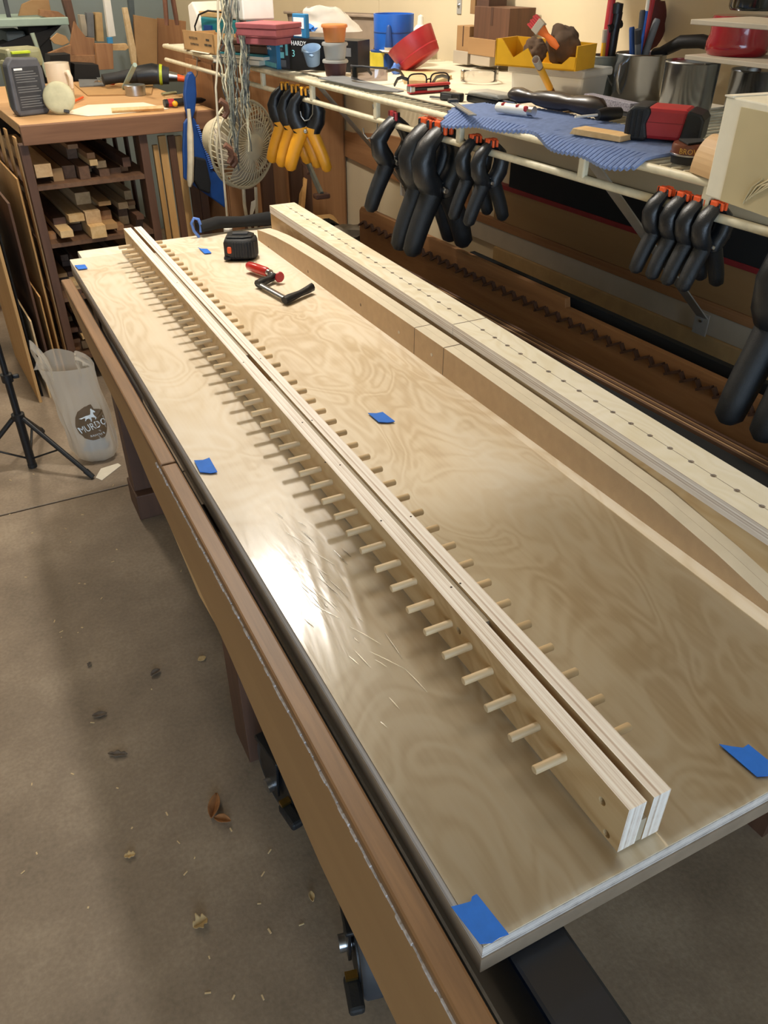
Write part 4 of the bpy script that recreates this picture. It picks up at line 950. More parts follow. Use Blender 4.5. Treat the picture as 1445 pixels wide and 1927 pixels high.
# ------------------------------------------------------------------ twine bundles
SVv = FV-.15
def twine(path, n, label, seed, jit):
    o0 = atv(path[-1][0], path[-1][1], SVv); t = thing('twine_bundle', label, 'twine', o0, 0, 'hanging twine bundles'); rr = random.Random(seed)
    base = [atv(x, y, SVv)-o0 for x, y in path]; top = base[0]+Vector((0, 0, CEIL-(base[0]+o0).z-.02))
    for s in range(n):
        off = Vector((rr.gauss(0, jit), rr.gauss(0, jit), 0)); pts = [top+off*.3]; L = rr.uniform(.62, 1.0)
        m = int(26*L); ph = rr.uniform(0, 6.28); fq = rr.uniform(5, 12); am = rr.uniform(.001, .0045)
        for i in range(m+1):
            a = i/26*(len(base)-1); j = min(int(a), len(base)-2); p = base[j].lerp(base[j+1], a-j)
            pts.append(p+off*(.75+.5*math.sin(i*.35+ph))+Vector((am*math.sin(fq*i/5+ph), am*math.cos(fq*i/5), 0)))
        MB().tube(pts, rr.uniform(.0014, .0026), 5).build('strand', rr.choice(('twine_grey', 'twine_dark', 'twine_grey', 'twine_pale', 'twine_dark')), t, True)
    return t, o0
t1, o1_ = twine([(424, -10), (428, 60), (431, 130), (434, 200), (440, 260), (447, 335)], 26, 'thick left bundle of grey twine hanging in front of the fan', 5, .0110)
t2, o2_ = twine([(452, -10), (458, 60), (462, 120), (464, 170), (467, 220), (474, 300)], 20, 'thinner right bundle of grey twine hanging in front of the fan', 8, .0085)
for q, s in (((421, 205), 1.0), ((430, 290), 1.15), ((437, 300), .9)):
    c = atv(q[0], q[1], SVv-.02)-o1_; MB().tube([c+Vector((-.008, 0, .022*s)), c+Vector((.006, 0, .012*s)), c+Vector((.010, .004, -.008*s)), c+Vector((-.002, 0, -.022*s))], [.009, .013*s, .012*s, .006], 8, ry=.008).build('leather_toggle', 'leather', t1, True)
# ------------------------------------------------------------------ far left floor things
P = at(8, 505, 0)
sv = atv(10, 470, 3.55)
so = thing('stool', 'brown stool with a black hoop frame at the left edge', 'stool', (sv.x-.085, sv.y-.0, 0))
MB().lathe([(0, sv.z-.02), (.05, sv.z-.02), (.055, sv.z-.01), (.05, sv.z), (0, sv.z)], 24).build('seat', 'cherry', so, 50)
MB().tube([(.03, -.02, sv.z+.16), (.055, -.02, sv.z+.08), (.062, -.02, sv.z), (.05, -.02, sv.z-.07), (.0, -.02, sv.z-.1), (-.06, -.02, sv.z-.09)], .007, 8).build('hoop', 'black_matte', so, True)
for a in (-.04, .04): MB().tube([(a, .0, sv.z-.02), (a*1.5, .02, 0)], .010, 8).build('leg', 'black_matte', so, True)
P = at(2, 585, 0)
rbk = thing('red_bucket', 'red plastic bucket at the left edge of the floor', 'bucket', P+Vector((-.045, .04, 0)))
MB().lathe([(0, 0), (.045, 0), (.058, .10), (.062, .10), (.062, .106), (.054, .106), (.042, .006), (0, .006)], 24).build('pail', 'red_plastic', rbk, 50); MB().tube([(-.058, 0, .1), (-.04, .0, .13), (0, 0, .145), (.04, 0, .13), (.058, 0, .1)], .002, 6).build('handle', 'steel', rbk, True)
# ================================================================== things on the wire shelf
SB = SZ+.0078
Rxz = Matrix(((1, 0, 0, 0), (0, 0, 1, 0), (0, 1, 0, 0), (0, 0, 0, 1)))      # prism (a, b, h) -> (x=a, y=h, z=b)
def seat(a, b, ytop, z=SB):
    A, B = at(a[0], a[1], z), at(b[0], b[1], z); d = B-A; return A, d.length, math.atan2(d.y, d.x), hgt(A, ytop)
def shb(name, label, cat, a, b, ytop, z=SB, group=None):
    A, w, rz, h = seat(a, b, ytop, z); return thing(name, label, cat, A, rz, group), w, h
def shp(px, py, z=SB): P = at(px, py, z); return P, mpp(P)
# board lying on the wires
lb0 = tag(MB().box(0, UW-US-.09, 0, 1.02, 0, .0035).build('liner_board', 'mdf_edge', loc=wf(US+.045, 1.23, SZ+.0072), rot=(0, 0, WR), bevel=.001), 'pale brown board lying on the wire shelf behind the yellow-handled clamps', 'board')
SL = SZ+.011
# --- far end
t, w, h = shb('cardboard_box', 'torn cardboard box with recycling print on the far shelf end', 'box', (347, 93), (404, 103), 56, SB)
MB().box(0, w, 0, .004, 0, h).build('front_flap', 'cardboard', t); MB().box(0, .004, 0, .12, 0, h*.9).build('side', 'cardboard', t); MB().box(w-.004, w, 0, .12, 0, h*.95).build('side', 'cardboard', t); MB().box(0, w, .116, .12, 0, h*.8).build('back', 'cardboard', t); MB().box(0, w, 0, .12, 0, .003).build('bottom', 'cardboard', t)
Mt = T(w*.36, -.001, h*.66) @ RX(90)
text('print', 'RECYCLE FOR', h*.17, 'print_dark', t, Mt, .0002); text('print', 'COOPERATION', h*.15, 'print_dark', t, T(w*.38, -.001, h*.36) @ RX(90), .0002)
for k in range(3):
    a = rad(90+120*k); MB().cb((w*.82+w*.07*math.cos(a), -.0007, h*.5+h*.17*math.sin(a)), (w*.10, .0006, h*.09), ).build('recycle_arrow', 'print_dark', t)
P, k = shp(384, 98)
flat([(357, 96), (378, 91), (404, 97), (392, 102)], SB+.001, .001, 'paper_slip', 'paper', 'white paper slip at the front of the far shelf end', 'paper')
t, w, h = shb('tool_case', 'white and teal power tool case behind the cardboard box', 'case', (352, 84), (432, 92), 2, SB)
MB().prism([(0, .0), (w*.28, 0), (w*.28, h*.55), (w*.12, h), (0, h*.9)], .02, .16, Rxz).build('white_shell', 'white_plastic', t, bevel=.006)
MB().prism([(w*.28, 0), (w, 0), (w, h*.62), (w*.28, h*.66)], .02, .16, Rxz).build('teal_body', 'teal', t, bevel=.005)
MB().box(w*.38, w*.55, .012, .02, h*.18, h*.48).build('panel', 'blue_deep', t)
MB().box(w*.12, w*.98, .03, .15, h*.64, h*.78).build('lid', 'tan_round', t, bevel=.004)
MB().tube([(w*.27, .0, h*.1), (w*.27, -.005, h*.45), (w*.4, -.005, h*.72), (w*.62, -.005, h*.82), (w*.9, 0, h*.8)], .003, 6).build('cable', 'black_matte', t, True)
t, w, h = shb('book', 'grey-green closed book lying under the twine', 'book', (402, 118), (488, 126), 107)
MB().box(0, w, 0, .13, 0, h).build('pages', 'paper', t); MB().box(-.002, w+.002, -.002, .13, h, h+.003).build('cover', 'galv', t); MB().box(-.002, w+.002, -.002, .13, -.0, .003).build('cover', 'galv', t)
zb = SB+h+.004
t, w, h = shb('book', 'dark teal book on top of the grey-green book', 'book', (410, 106), (496, 114), 100, zb)
MB().box(0, w, 0, .13, 0, h).build('pages', 'paper', t); MB().box(-.002, w+.002, -.002, .13, h, h+.003).build('cover', 'teal', t)
zb += h+.004
t, w, h = shb('wooden_case', 'dark brown wooden case stacked on the books', 'case', (405, 98), (494, 104), 74, zb)
MB().box(0, w, .02, .15, 0, h*.6).build('body', 'leg_dark', t, bevel=.003); MB().box(0, w, .02, .15, h*.62, h).build('lid', 'leg_dark', t, bevel=.003)
zb += h
for i, (m, yt, lab) in enumerate((('mauve_box', 58, 'lower red-brown box of the stack on the far shelf'), ('mauve_box', 46, 'upper reddish box of the stack on the far shelf'))):
    A, w, rz, h = seat((452, 84-16*i), (528, 88-16*i), yt+12*0, zb); h = .028
    t = thing('flat_box', lab, 'box', A+Vector((0, .03, 0)), rz, 'flat boxes stacked on the far shelf'); MB().box(0, w, 0, .11, 0, h*.55).build('base', m, t, bevel=.002); MB().box(-.001, w+.001, -.001, .111, h*.57, h).build('lid', m, t, bevel=.002); zb += h
t = tag(MB().box(-.045, .045, 0, .09, 0, .05).build('cream_box', 'white_plastic', loc=wf(*(lambda p: (p.dot(WN), p.dot(WD)+.05, zb))(at(502, 40, zb))), rot=(0, 0, WR), bevel=.004), 'cream box on top of the reddish boxes', 'box')
# --- glove boxes
t, w, h = shb('wipes_box', 'blue cardboard box lettered Clean Ones', 'box', (494, 123), (522, 131), 74)
MB().box(0, w, 0, .05, 0, h).build('carton', 'blue_box', t, bevel=.001); text('lettering', 'Clean Ones', h*.17, 'print_white', t, T(w*.52, -.0008, h*.74) @ RX(90), sx=.8); MB().box(w*.05, w*.95, -.0006, 0, h*.05, h*.22).build('band', 'print_teal', t)
t, w, h = shb('glove_box', 'long black glove box lettered HARDY', 'box', (522, 130), (674, 140), 70)
MB().box(0, w, .0, .065, 0, h).build('carton', 'black_plastic', t, bevel=.001)
MB().box(.001, w*.165, -.0008, 0, .002, h*.98).build('end_label', 'grey_dark', t)
for i, (x0, x1, z0, z1, m) in enumerate(((.01, .02, .05, .97, 'print_teal'), (.025, .09, .84, .93, 'print_white'), (.025, .09, .70, .78, 'print_teal'), (.025, .1, .36, .55, 'print_teal'), (.025, .08, .58, .66, 'grey_mid'), (.12, .15, .45, .92, 'print_teal'), (.03, .12, .08, .3, 'grey_mid'))):
    MB().box(w*x0, w*x1, -.0014, -.0006, h*z0, h*z1).build('label_mark', m, t)
text('lettering', 'HARDY', h*.2, 'print_white', t, T(w*.29, -.001, h*.84) @ RX(90), sx=.95); text('lettering', '3', h*.3, 'print_teal', t, T(w*.22, -.001, h*.52) @ RX(90))
MB().box(w*.68, w*.92, -.0008, 0, h*.52, h*.78).build('label_mark', 'grey_mid', t); MB().lathe([(h*.07, 0), (h*.07, .0008)], 14, T(w*.71, -.0002, h*.22) @ RX(90)).build('label_mark', 'pale_board', t)
HZ = SB+h
gb = t
P = at(580, 73, HZ)
tr, w, h2 = shb('tray', 'taupe plastic tray behind the black glove box', 'tray', (548, 92), (706, 104), 22, SB)
for_shift = .0
d = .12
MB().prism([(.01, 0), (w-.01, 0), (w+.012, h2), (-.012, h2)], .0, .004, Rxz).build('front_wall', 'bin_taupe', tr); MB().prism([(.01, 0), (w-.01, 0), (w+.012, h2), (-.012, h2)], .095, .099, Rxz).build('back_wall', 'bin_taupe', tr)
MB().box(-.006, .0, .0, .099, 0, h2).build('side_wall', 'bin_taupe', tr); MB().box(w, w+.006, .0, .099, 0, h2).build('side_wall', 'bin_taupe', tr); MB().box(0, w, .0, .099, 0, .004).build('bottom', 'bin_taupe', tr)
MB().box(-.02, w+.02, -.008, .0, h2-.006, h2+.002).build('lip', 'bin_taupe', tr, bevel=.002)
P, k = at(640, 62, HZ), 0
wb_ = MB()
def wbf(a, b):
    ang = a*2*math.pi; t_ = b
    r = .052*(1-t_*.55)*(1+.22*noise.noise(Vector((math.cos(ang)*1.6, math.sin(ang)*1.6, t_*3))))
    return (r*1.9*math.cos(ang)-.035*t_, r*.75*math.sin(ang), t_*.062+.010*noise.noise(Vector((ang, t_*4, 2)))*t_)
wb_.grid(wbf, 30, 10)
tag(wb_.build('plastic_bag', 'bag_thin', smooth=True, loc=(P.x, P.y+.045, HZ+.001), rot=(0, 0, rad(-12))), 'crumpled white plastic bag lying on the black glove box', 'bag')
tag(blob((0, 0, .014), (.030, .018, .016), 6, .6, 2.5, 3, -.002).build('rubber_glove', 'blue_glove', smooth=True, loc=at(583, 70, HZ)+Vector((0, .03, 0))), 'crumpled blue rubber glove on the black glove box', 'glove')
t, w, h = shb('seed_packet', 'blue and white printed packet standing behind the blue glove', 'packet', (536, 72), (560, 74), 26, HZ)
MB().box(0, w, .03, .045, 0, h).build('packet', 'blue_box', t, bevel=.002); MB().box(w*.1, w*.9, .0292, .03, h*.4, h*.85).build('label', 'print_white', t); MB().box(w*.1, w*.7, .0292, .03, h*.08, h*.25).build('label', 'print_white', t)
# --- deli cups
P, k = shp(634, 145, SL); P = P+Vector((.01, .03, 0)); z = 0
for i, (m, lab, hh, cont) in enumerate((('cup_red', 'bottom plastic cup of the stack, with dark red contents', .034, 'pouch_maroon'), ('cup_frost', 'middle frosted plastic cup of the stack', .035, None), ('cup_orange', 'top plastic cup of the stack, with orange contents', .036, 'orange_paint'))):
    t = thing('deli_cup', lab, 'cup', (P.x, P.y, SL+z), 0, 'stacked deli cups'); r = 22*k
    MB().lathe([(0, 0), (r*.84, 0), (r*.86, .003), (r*1.0, hh-.004), (r*.97, hh-.004), (r*.82, .004), (0, .003)], 26).build('cup', m, t, 50)
    MB().lathe([(0, hh-.004), (r*1.1, hh-.004), (r*1.12, hh), (r*1.06, hh+.003), (r*.9, hh+.002), (0, hh+.002)], 26).build('lid', m if i else 'frost_plastic', t, 50)
    if cont: MB().lathe([(0, .004), (r*.80, .004), (r*.90, hh*.62), (0, hh*.66)], 20).build('contents', cont, t, 50)
    z += hh+.0035
P, k = shp(588, 133, SL)
mc_ = thing('scoop_cup', 'small blue-grey scoop cup leaning beside the deli cups', 'cup', P+Vector((0, -.012, .006)), 0, rot=(rad(14), rad(-16), rad(8)))
r = 17*k; MB().lathe([(0, 0), (r*.72, 0), (r, .042), (r*1.05, .042), (r*.94, .040), (r*.68, .003), (0, .003)], 24, T(0, 0, .012)).build('cup', 'blue_cup', mc_, 50); MB().box(-.02, -.012, -.03, .02, .044, .05).build('handle', 'blue_cup', mc_, bevel=.002)
# --- big blue roll, yellow roll, bottle, red tub
P, k = shp(738, 130, SL)
yr = thing('yellow_roll', 'yellow plastic roll under the big blue cup', 'roll', P+Vector((.0, .05, 0)))
r = 28*k; MB().lathe([(0, 0), (r, 0), (r, .038), (0, .038)], 26).build('band', 'yellow_roll', yr, 40); MB().lathe([(0, .038), (r*.9, .038), (r*.9, .042), (0, .042)], 26).build('rim', 'blue_deep', yr, 40)
P2 = Vector((P.x+.030, P.y+.050, SL+.0425)); r = 37*k
bc = thing('blue_cup', 'big blue plastic cup standing on the yellow roll', 'cup', P2)
MB().lathe([(0, 0), (r*.97, 0), (r, .004), (r*1.02, .085), (r*.96, .085), (r*.94, .004), (0, .003)], 30).build('body', 'blue_bright', bc, 50); MB().lathe([(r*1.01, .04), (r*1.018, .041), (r*1.018, .043), (r*1.01, .044)], 30, caps=False).build('seam', 'blue_deep', bc, 50)
P, k = shp(741, 132, SL)
gl2 = thing('glue_bottle', 'slim blue bottle with a long cone nozzle in front of the blue cup', 'bottle', P+Vector((.0, .03, 0)))
MB().lathe([(0, 0), (.014, 0), (.015, .03), (.011, .038), (0, .04)], 18).build('body', 'blue_deep', gl2, 50); MB().lathe([(0, .038), (.012, .038), (.012, .052), (0, .052)], 18).build('collar', 'pale_board', gl2, 50); MB().lathe([(0, .052), (.011, .052), (.006, .10), (.003, .104), (0, .104)], 18).build('nozzle', 'blue_deep', gl2, 50)
P, k = shp(800, 112, SL)
wbt = thing('white_bottle', 'small white bottle behind the red tub', 'bottle', P+Vector((.02, .07, 0))); MB().lathe([(0, 0), (.02, 0), (.021, .075), (.012, .085), (0, .088)], 18).build('body', 'white_plastic', wbt, 50); MB().lathe([(0, .086), (.010, .086), (.008, .108), (0, .112)], 14).build('cap', 'white_plastic', wbt, 50)
P, k = shp(800, 140, SL)
rt = thing('red_tub', 'red plastic tub tipped over on its rim', 'tub', P+Vector((.012, .03, .016)))
rt.rotation_mode = 'QUATERNION'; rt.rotation_quaternion = (-RT*.50+Vector((0, 0, 1))*.80+Vector((FW.x, FW.y, 0)).normalized()*.22).normalized().to_track_quat('Z', 'Y')
r = 47*k; n = 32
tub = [(r*.80, 0), (r*.84, .003), (r, .062), (r*.965, .062), (r*.80, .006), (0, .005)]
MB().lathe([(0, 0)]+tub, n, T(0, 0, .012)).build('wall', 'red_plastic', rt, 50)
MB().lathe([(r*.86, .018), (r*.9, .019), (r*.9, .022), (r*.87, .023)], n, T(0, 0, .012), caps=False).build('rib', 'red_plastic', rt, 50)
flat([(710, 93), (740, 92), (780, 95), (760, 99), (720, 98)], SL+.043, .0015, 'white_card', 'paper', 'white card lying between the yellow roll and the red tub', 'card')
flat([(598, 148), (640, 142), (760, 172), (748, 174), (700, 170)], SL+.0002, .0018, 'grey_card', 'grey_mid', 'dark grey card under the safety glasses', 'card')
flat([(752, 138), (800, 136), (850, 148), (820, 160), (760, 158)], SL, .008, 'sanding_disc', 'beech', 'pale round pad under the red tub', 'pad')
tag(blob((0, 0, .010), (.012, .010, .014), 3, .4).build('glove_scrap', 'blue_light', smooth=True, loc=at(748, 140, SL)+Vector((0, .01, 0))), 'small light blue scrap left of the red tub', 'scrap')
# --- safety glasses and reading glasses
def specs(P, rz, label, s, lens, frame, wrap):
    t = thing('glasses', label, 'glasses', P, rz)
    def fn(a, b):
        an = (a-.5)*2.6*wrap; zz = b*.045*s*(1-.25*abs(a-.5)); return (.072*s*math.sin(an)/max(.3, math.sin(1.3*wrap)), -.06*s*math.cos(an)+.06*s, zz+.004)
    if wrap > .5: MB().grid(fn, 24, 6).build('lens', lens, t, True, solid=.0015)
    else:
        for e in (-1, 1):
            pts = [(e*.034*s+.028*s*math.copysign(abs(math.cos(a))**.6, math.cos(a)), 0, .026*s+.021*s*math.copysign(abs(math.sin(a))**.6, math.sin(a))) for a in [2*math.pi*i/24 for i in range(24)]]
            MB().tube(pts, .0022*s, 6, loop=True).build('rim', frame, t, True)
            MB().add([Vector(p)+Vector((0, .001, 0)) for p in pts], [tuple(range(24))]).build('lens', lens, t, solid=.001)
        MB().tube([(-.008*s, 0, .03*s), (0, -.003, .034*s), (.008*s, 0, .03*s)], .002*s, 6).build('bridge', frame, t, True)
    for e in (-1, 1):
        x = e*.07*s if wrap > .5 else e*.064*s
        y0 = .045*s if wrap > .5 else 0
        MB().tube([(x, y0, .034*s), (x*.98, y0+.05*s, .034*s), (x*.95, y0+.09*s, .026*s), (x*.94, y0+.12*s, .006*s)], .0028*s, 6, ry=.005*s).build('temple', frame, t, True)
    if wrap > .5: MB().tube([fn(i/16, .96) for i in range(17)], .003*s, 6).build('brow', frame, t, True)
    return t
P, k = shp(682, 158, SL); specs(P+Vector((0, .0, .003)), rad(-58), 'smoky safety glasses lying on the grey card', .72, 'smoke_plastic', 'grey_dark', 1.0)
P, k = shp(818, 176, SL); specs(P+Vector((0, .03, 0)), rad(-8), 'black-rimmed reading glasses behind the red folding knife', .80, 'clear_lens', 'black_plastic', .2)
P, k = shp(915, 162, SL); specs(P+Vector((0, .03, 0)), rad(-30), 'clear safety goggles beside the frosted container', .62, 'clear_plastic', 'clear_plastic', 1.0)
# --- small tools
def lay(name, label, cat, a, b, z, mat1, r, ry, extra=None, n=8, bevel=0):
    A, B = at(a[0], a[1], z), at(b[0], b[1], z); c = A; t = thing(name, label, cat, A, math.atan2((B-A).y, (B-A).x)); L = (B-A).length
    return t, L
t, L = lay('folding_knife', 'red and black folding knife in front of the reading glasses', 'knife', (768, 178), (846, 172), SL, None, 0, 0)
MB().box(0, L, -.008, .008, .001, .0075).build('scale', 'red_plastic', t, bevel=.003); MB().box(L*.1, L*.95, -.0085, .0085, .0075, .014).build('blade_stack', 'black_plastic', t, bevel=.002); MB().box(0, L*.98, -.008, .008, .014, .020).build('scale', 'red_plastic', t, bevel=.003); MB().box(0, L*.12, -.009, .009, .004, .017).build('bolster', 'steel', t, bevel=.002); MB().box(L*.4, L*.8, -.0095, -.008, .006, .011).build('blade', 'steel', t)
t, L = lay('black_lighter', 'black lighter with grey tip behind the steel square', 'lighter', (830, 188), (868, 192), SL, None, 0, 0)
MB().box(0, L, -.007, .012, 0, .016).build('body', 'black_plastic', t, bevel=.003); MB().box(-L*.55, 0, -.003, .004, .002, .006).build('tip', 'grey_mid', t); MB().box(L*.1, L*.6, -.009, -.007, .003, .013).build('button', 'grey_dark', t, bevel=.001)
t, L = lay('steel_square', 'grey steel square lying across the edge of the blue mat', 'square', (853, 194), (890, 218), SB+.012, None, 0, 0)
MB().box(0, L, -.007, .007, 0, .002).build('blade', 'grey_mid', t); MB().box(-.012, .004, -.010, .010, 0, .007).build('stock', 'grey_dark', t, bevel=.001); MB().box(L*.08, L*.98, -.0012, .0012, .002, .0024).build('groove', 'steel', t)
t, w, h = shb('parts_box', 'small black box with a clear lid', 'box', (876, 191), (936, 203), 170, SL)
MB().box(0, w, 0, .055, 0, h*.62).build('base', 'black_plastic', t, bevel=.004); MB().box(-.002, w+.002, -.002, .057, h*.62, h*.70).build('rim', 'black_plastic', t, bevel=.001); MB().prism([(0, h*.7), (w, h*.7), (w*.93, h*1.05), (w*.07, h*1.05)], .002, .052, Rxz).build('lid', 'frost_plastic', t, bevel=.003)
# --- frosted container, yellow bin, rag, brush
t, w, h = shb('food_container', 'frosted plastic container carrying the yellow bin', 'container', (946, 180), (1082, 196), 122, SL)
MB().prism([(.006, 0), (w-.006, 0), (w, h), (0, h)], .02, .13, Rxz).build('tub', 'frost_plastic', t, bevel=.008); MB().box(-.004, w+.004, .015, .135, h-.016, h).build('rim', 'frost_plastic', t, bevel=.004)
FZ = SL+h
fc0 = t
A = at(955, 128, FZ); k = mpp(A)
yb = thing('yellow_bin', 'yellow plastic parts bin with a low front on the frosted container', 'bin', (A.x, A.y+.045, FZ+.001), math.atan2((at(1106, 140, FZ)-at(955, 128, FZ)).y, (at(1106, 140, FZ)-at(955, 128, FZ)).x))
w = (at(1106, 140, FZ)-A).length; h = .050
MB().prism([(0, 0), (w, 0), (w*1.02, h*.5), (w*.93, h*.5), (w*.84, h*.22), (w*.5, h*.22), (w*.40, h*.72), (w*.22, h*.34), (w*.06, h), (-w*.02, h)], .0, .003, Rxz).build('front_wall', 'yellow_plastic', yb)
MB().prism([(0, 0), (w, 0), (w*1.02, h*.9), (-w*.02, h)], .085, .088, Rxz).build('back_wall', 'yellow_plastic', yb)
MB().box(-.003, .0, 0, .088, 0, h).build('side_wall', 'yellow_plastic', yb); MB().box(w, w+.003, 0, .088, 0, h*.9).build('side_wall', 'yellow_plastic', yb); MB().box(0, w, 0, .088, 0, .003).build('bottom', 'yellow_plastic', yb)
yw, yz = w, yb.rotation_euler[2]
Mr = Matrix.Translation(yb.location) @ Matrix.Rotation(yz, 4, 'Z')
tag(blob((0, 0, .024), (.026, .020, .024), 3, .28, 1.6, 4).build('rag', 'rag_brown', smooth=True, loc=Mr @ Vector((yw*.38, .042, .004)), rot=(0, 0, yz)), 'smaller brown rag in the yellow bin under the brush', 'rag')
tag(blob((0, 0, .036), (.038, .026, .040), 8, .28, 1.5, 4).build('rag', 'rag_brown', smooth=True, loc=Mr @ Vector((yw*.70, .050, .002)), rot=(0, 0, yz)), 'large brown rag heaped in the yellow bin', 'rag')
bO = Mr @ Vector((yw*.55, .018, .062))
br = thing('paint_brush', 'orange-handled paint brush with red bristles lying on the rags', 'brush', bO, yz, rot=(rad(-8), rad(36), yz))
MB().tube([(-.012, 0, 0), (.005, 0, 0), (.025, 0, 0), (.04, 0, 0)], [.011, .006, .008, .005], 8, ref=(0, 1, 0), ry=[.005, .004, .004, .003]).build('handle', 'orange_paint', br, True)
MB().box(-.028, -.012, -.007, .007, -.013, .013).build('ferrule', 'pale_board', br, bevel=.001)
for i in range(6): MB().box(-.042+.002*(i % 2), -.028, -.005, .005, -.0125+i*.0043, -.0088+i*.0043).build('bristle_tuft', 'brush_red', br)
# --- blocks at the wall
def blk(pts, u, dep, m, label): 
    P = [atw(x, y, u) for x, y in pts]; Q = [(p.dot(WD), p.z) for p in P]; c = sum(q[0] for q in Q)/len(Q); zz = min(q[1] for q in Q)
    return tag(MB().prism([(a-c, b-zz) for a, b in Q], 0, dep, Myz).build('wood_block', m, loc=wf(u, c, zz), rot=(0, 0, WR), bevel=.001), label, 'block', 'wooden blocks at the wall')
def wblock(q0, q1, u, dep, m, label, slot=None):
    a, b = atw(q0[0], q0[1], u), atw(q1[0], q1[1], u)          # lower-left, upper-right corners seen on the front plane
    w = abs(a.dot(WD)-b.dot(WD)); h = b.z-a.z; v0 = min(a.dot(WD), b.dot(WD))
    t = thing('wood_block', label, 'block', wf(u, v0, a.z), WR, 'wooden blocks at the wall')
    MB().box(0, dep, 0, w, 0, h).build('block', m, t, bevel=.001)
    if slot: MB().box(-.0006, .001, w*.45, w*.52, h*(1-slot), h).build('saw_kerf', 'slot_dark', t)
    return t
uB = UW-.095
wblock((852, 118), (880, 98), uB-.01, .09, 'pale_board', 'left whitish block at the bottom of the block stack')
wblock((884, 120), (922, 102), uB-.01, .09, 'pale_board', 'right whitish block at the bottom of the block stack')
wblock((858, 98), (884, 50), uB-.004, .05, 'tan_board', 'small tan block with a sawn slot left of the stack', .75)
wblock((880, 101), (932, 76), uB-.012, .09, 'tan_board', 'wide tan block under the tall brown block')
wblock((890, 78), (960, 16), uB-.006, .085, 'walnut_z', 'tall brown block with a split at the top of the stack', .5)
wblock((884, 26), (896, -30), uB+.02, .05, 'tan_board', 'thin tan block behind the tall brown block')
wblock((896, 13), (922, -30), uB+.01, .06, 'leg_dark', 'dark block at the very top of the stack')
P = atw(865, 10, UW)
pl = thing('wall_plate', 'small white metal plate with a screw on the wall', 'plate', P-WN*.003, WR); MB().box(0, .003, -.011, .011, -.022, .03).build('plate', 'brace_grey', pl, bevel=.004); MB().lathe([(0, 0), (.007, 0), (.004, .004), (0, .005)], 14, RY(-90)).build('screw', 'steel', pl, 40)
# --- blue bumpy mat
QM = [(803, 211), (830, 203), (900, 192), (1010, 205), (1130, 225), (1258, 296), (1180, 306), (1060, 282), (980, 262), (920, 238), (860, 225)]
mu0, mu1, mv0, mv1 = US-.035, US+.165, at(1240, 300, SB).dot(WD), at(806, 211, SB).dot(WD)
mt = thing('ribbed_mat', 'blue ribbed foam mat drooping over the shelf front', 'mat', wf(0, 0, SB+.0005), WR)
nr = 58
def matz(u, v): 
    over = max(0, US+.003-u); return -over*.55-.004*math.exp(-((u-US)/.02)**2)*0+.003*noise.noise(Vector((v*9, u*14, 1)))*(1 if u < US+.03 else .15)
for i in range(nr):
    v = mv0+(mv1-mv0)*(i+.5)/nr; a = (i+.5)/nr
    us = US-.020-.012*math.sin(a*9.0)-.006*math.sin(a*23)
    if a > .9: us += (a-.9)*.7
    ue = mu1-.05*max(0, a-.75)*4
    pts = []; nseg = 9
    for s in range(nseg+1):
        u = us+(ue-us)*s/nseg; pts.append((u, v, .0045+max(-.03, matz(u, v))))
    MB().tube(pts, (mv1-mv0)/nr*.43, 6, ref=(0, 1, 0), ry=.0042).build('rib', 'mat_blue', mt, True)
bse = MB(); bse.grid(lambda a, b: (US+.006+a*.14, mv0+.01+b*(mv1-mv0-.05), .0006), 4, 4); bse.build('backing', 'blue_deep', mt, solid=.001)
MZ = SB+.010
# --- things on the mat
t, L = lay('white_lighter', 'white and red patterned lighter on the blue mat', 'lighter', (934, 212), (1012, 222), MZ, None, 0, 0)
MB().tube([(0, 0, .010), (L*.04, 0, .010), (L*.75, 0, .010), (L*.80, 0, .010)], [.007, .010, .010, .009], 12, ry=[.006, .009, .009, .008]).build('body', 'white_plastic', t, True)
for i, x in enumerate((.15, .33, .5, .62)): MB().box(L*x, L*x+.006, -.0085, .006, .006+.003*(i % 2), .0193-.004*(i % 2)).build('red_mark', 'red_plastic', t, bevel=.002)
MB().tube([(L*.78, 0, .010), (L*.9, 0, .010)], .010, 10, ry=.009).build('hood', 'steel', t, True); MB().box(L*.70, L*.80, -.0105, -.004, .008, .019).build('button', 'red_plastic', t, bevel=.003)
t, L = lay('turned_handle', 'dark polished turned handle lying behind the white lighter', 'handle', (948, 196), (1128, 226), MZ, None, 0, 0)
prof = [(0, .004), (.05, .013), (.14, .015), (.22, .011), (.27, .0095), (.32, .013), (.45, .0165), (.58, .0165), (.66, .013), (.72, .015), (.85, .0185), (.95, .016), (1, .006)]
MB().tube([(L*a, .012, .018) for a, r in prof], [r for a, r in prof], 16).build('wood', 'wood_dark', t, True); MB().box(-.022, L*.12, .0, .004, .004, .007).build('steel_edge', 'steel', t); MB().box(-.030, -.012, -.004, .008, .0, .012).build('end_block', 'black_plastic', t, bevel=.002)
A = at(1040, 176, SL+.016); B = at(1008, 112, SL+.092)
aw = thing('awl', 'upright awl with a brown-yellow handle stuck in a pale wooden pad', 'awl', A)
d = B-A; MB().tube([Vector(), d*.12, d*.14, d*.8, d*.82, d], [.006, .0065, .0055, .0065, .0068, .0068], 10).build('handle', 'leather', aw, 40); MB().tube([d*.18, d*.78], .0069, 10).build('sleeve', 'yellow_plastic', aw, True); MB().tube([d*.82, d*1.0], .0074, 10).build('cap', 'pale_board', aw, 40)
flat([(1014, 200), (1040, 184), (1075, 186), (1106, 206), (1062, 212)], SL+.001, .012, 'wooden_pad', 'beech', 'pale rounded wooden pad under the awl', 'pad', .004)
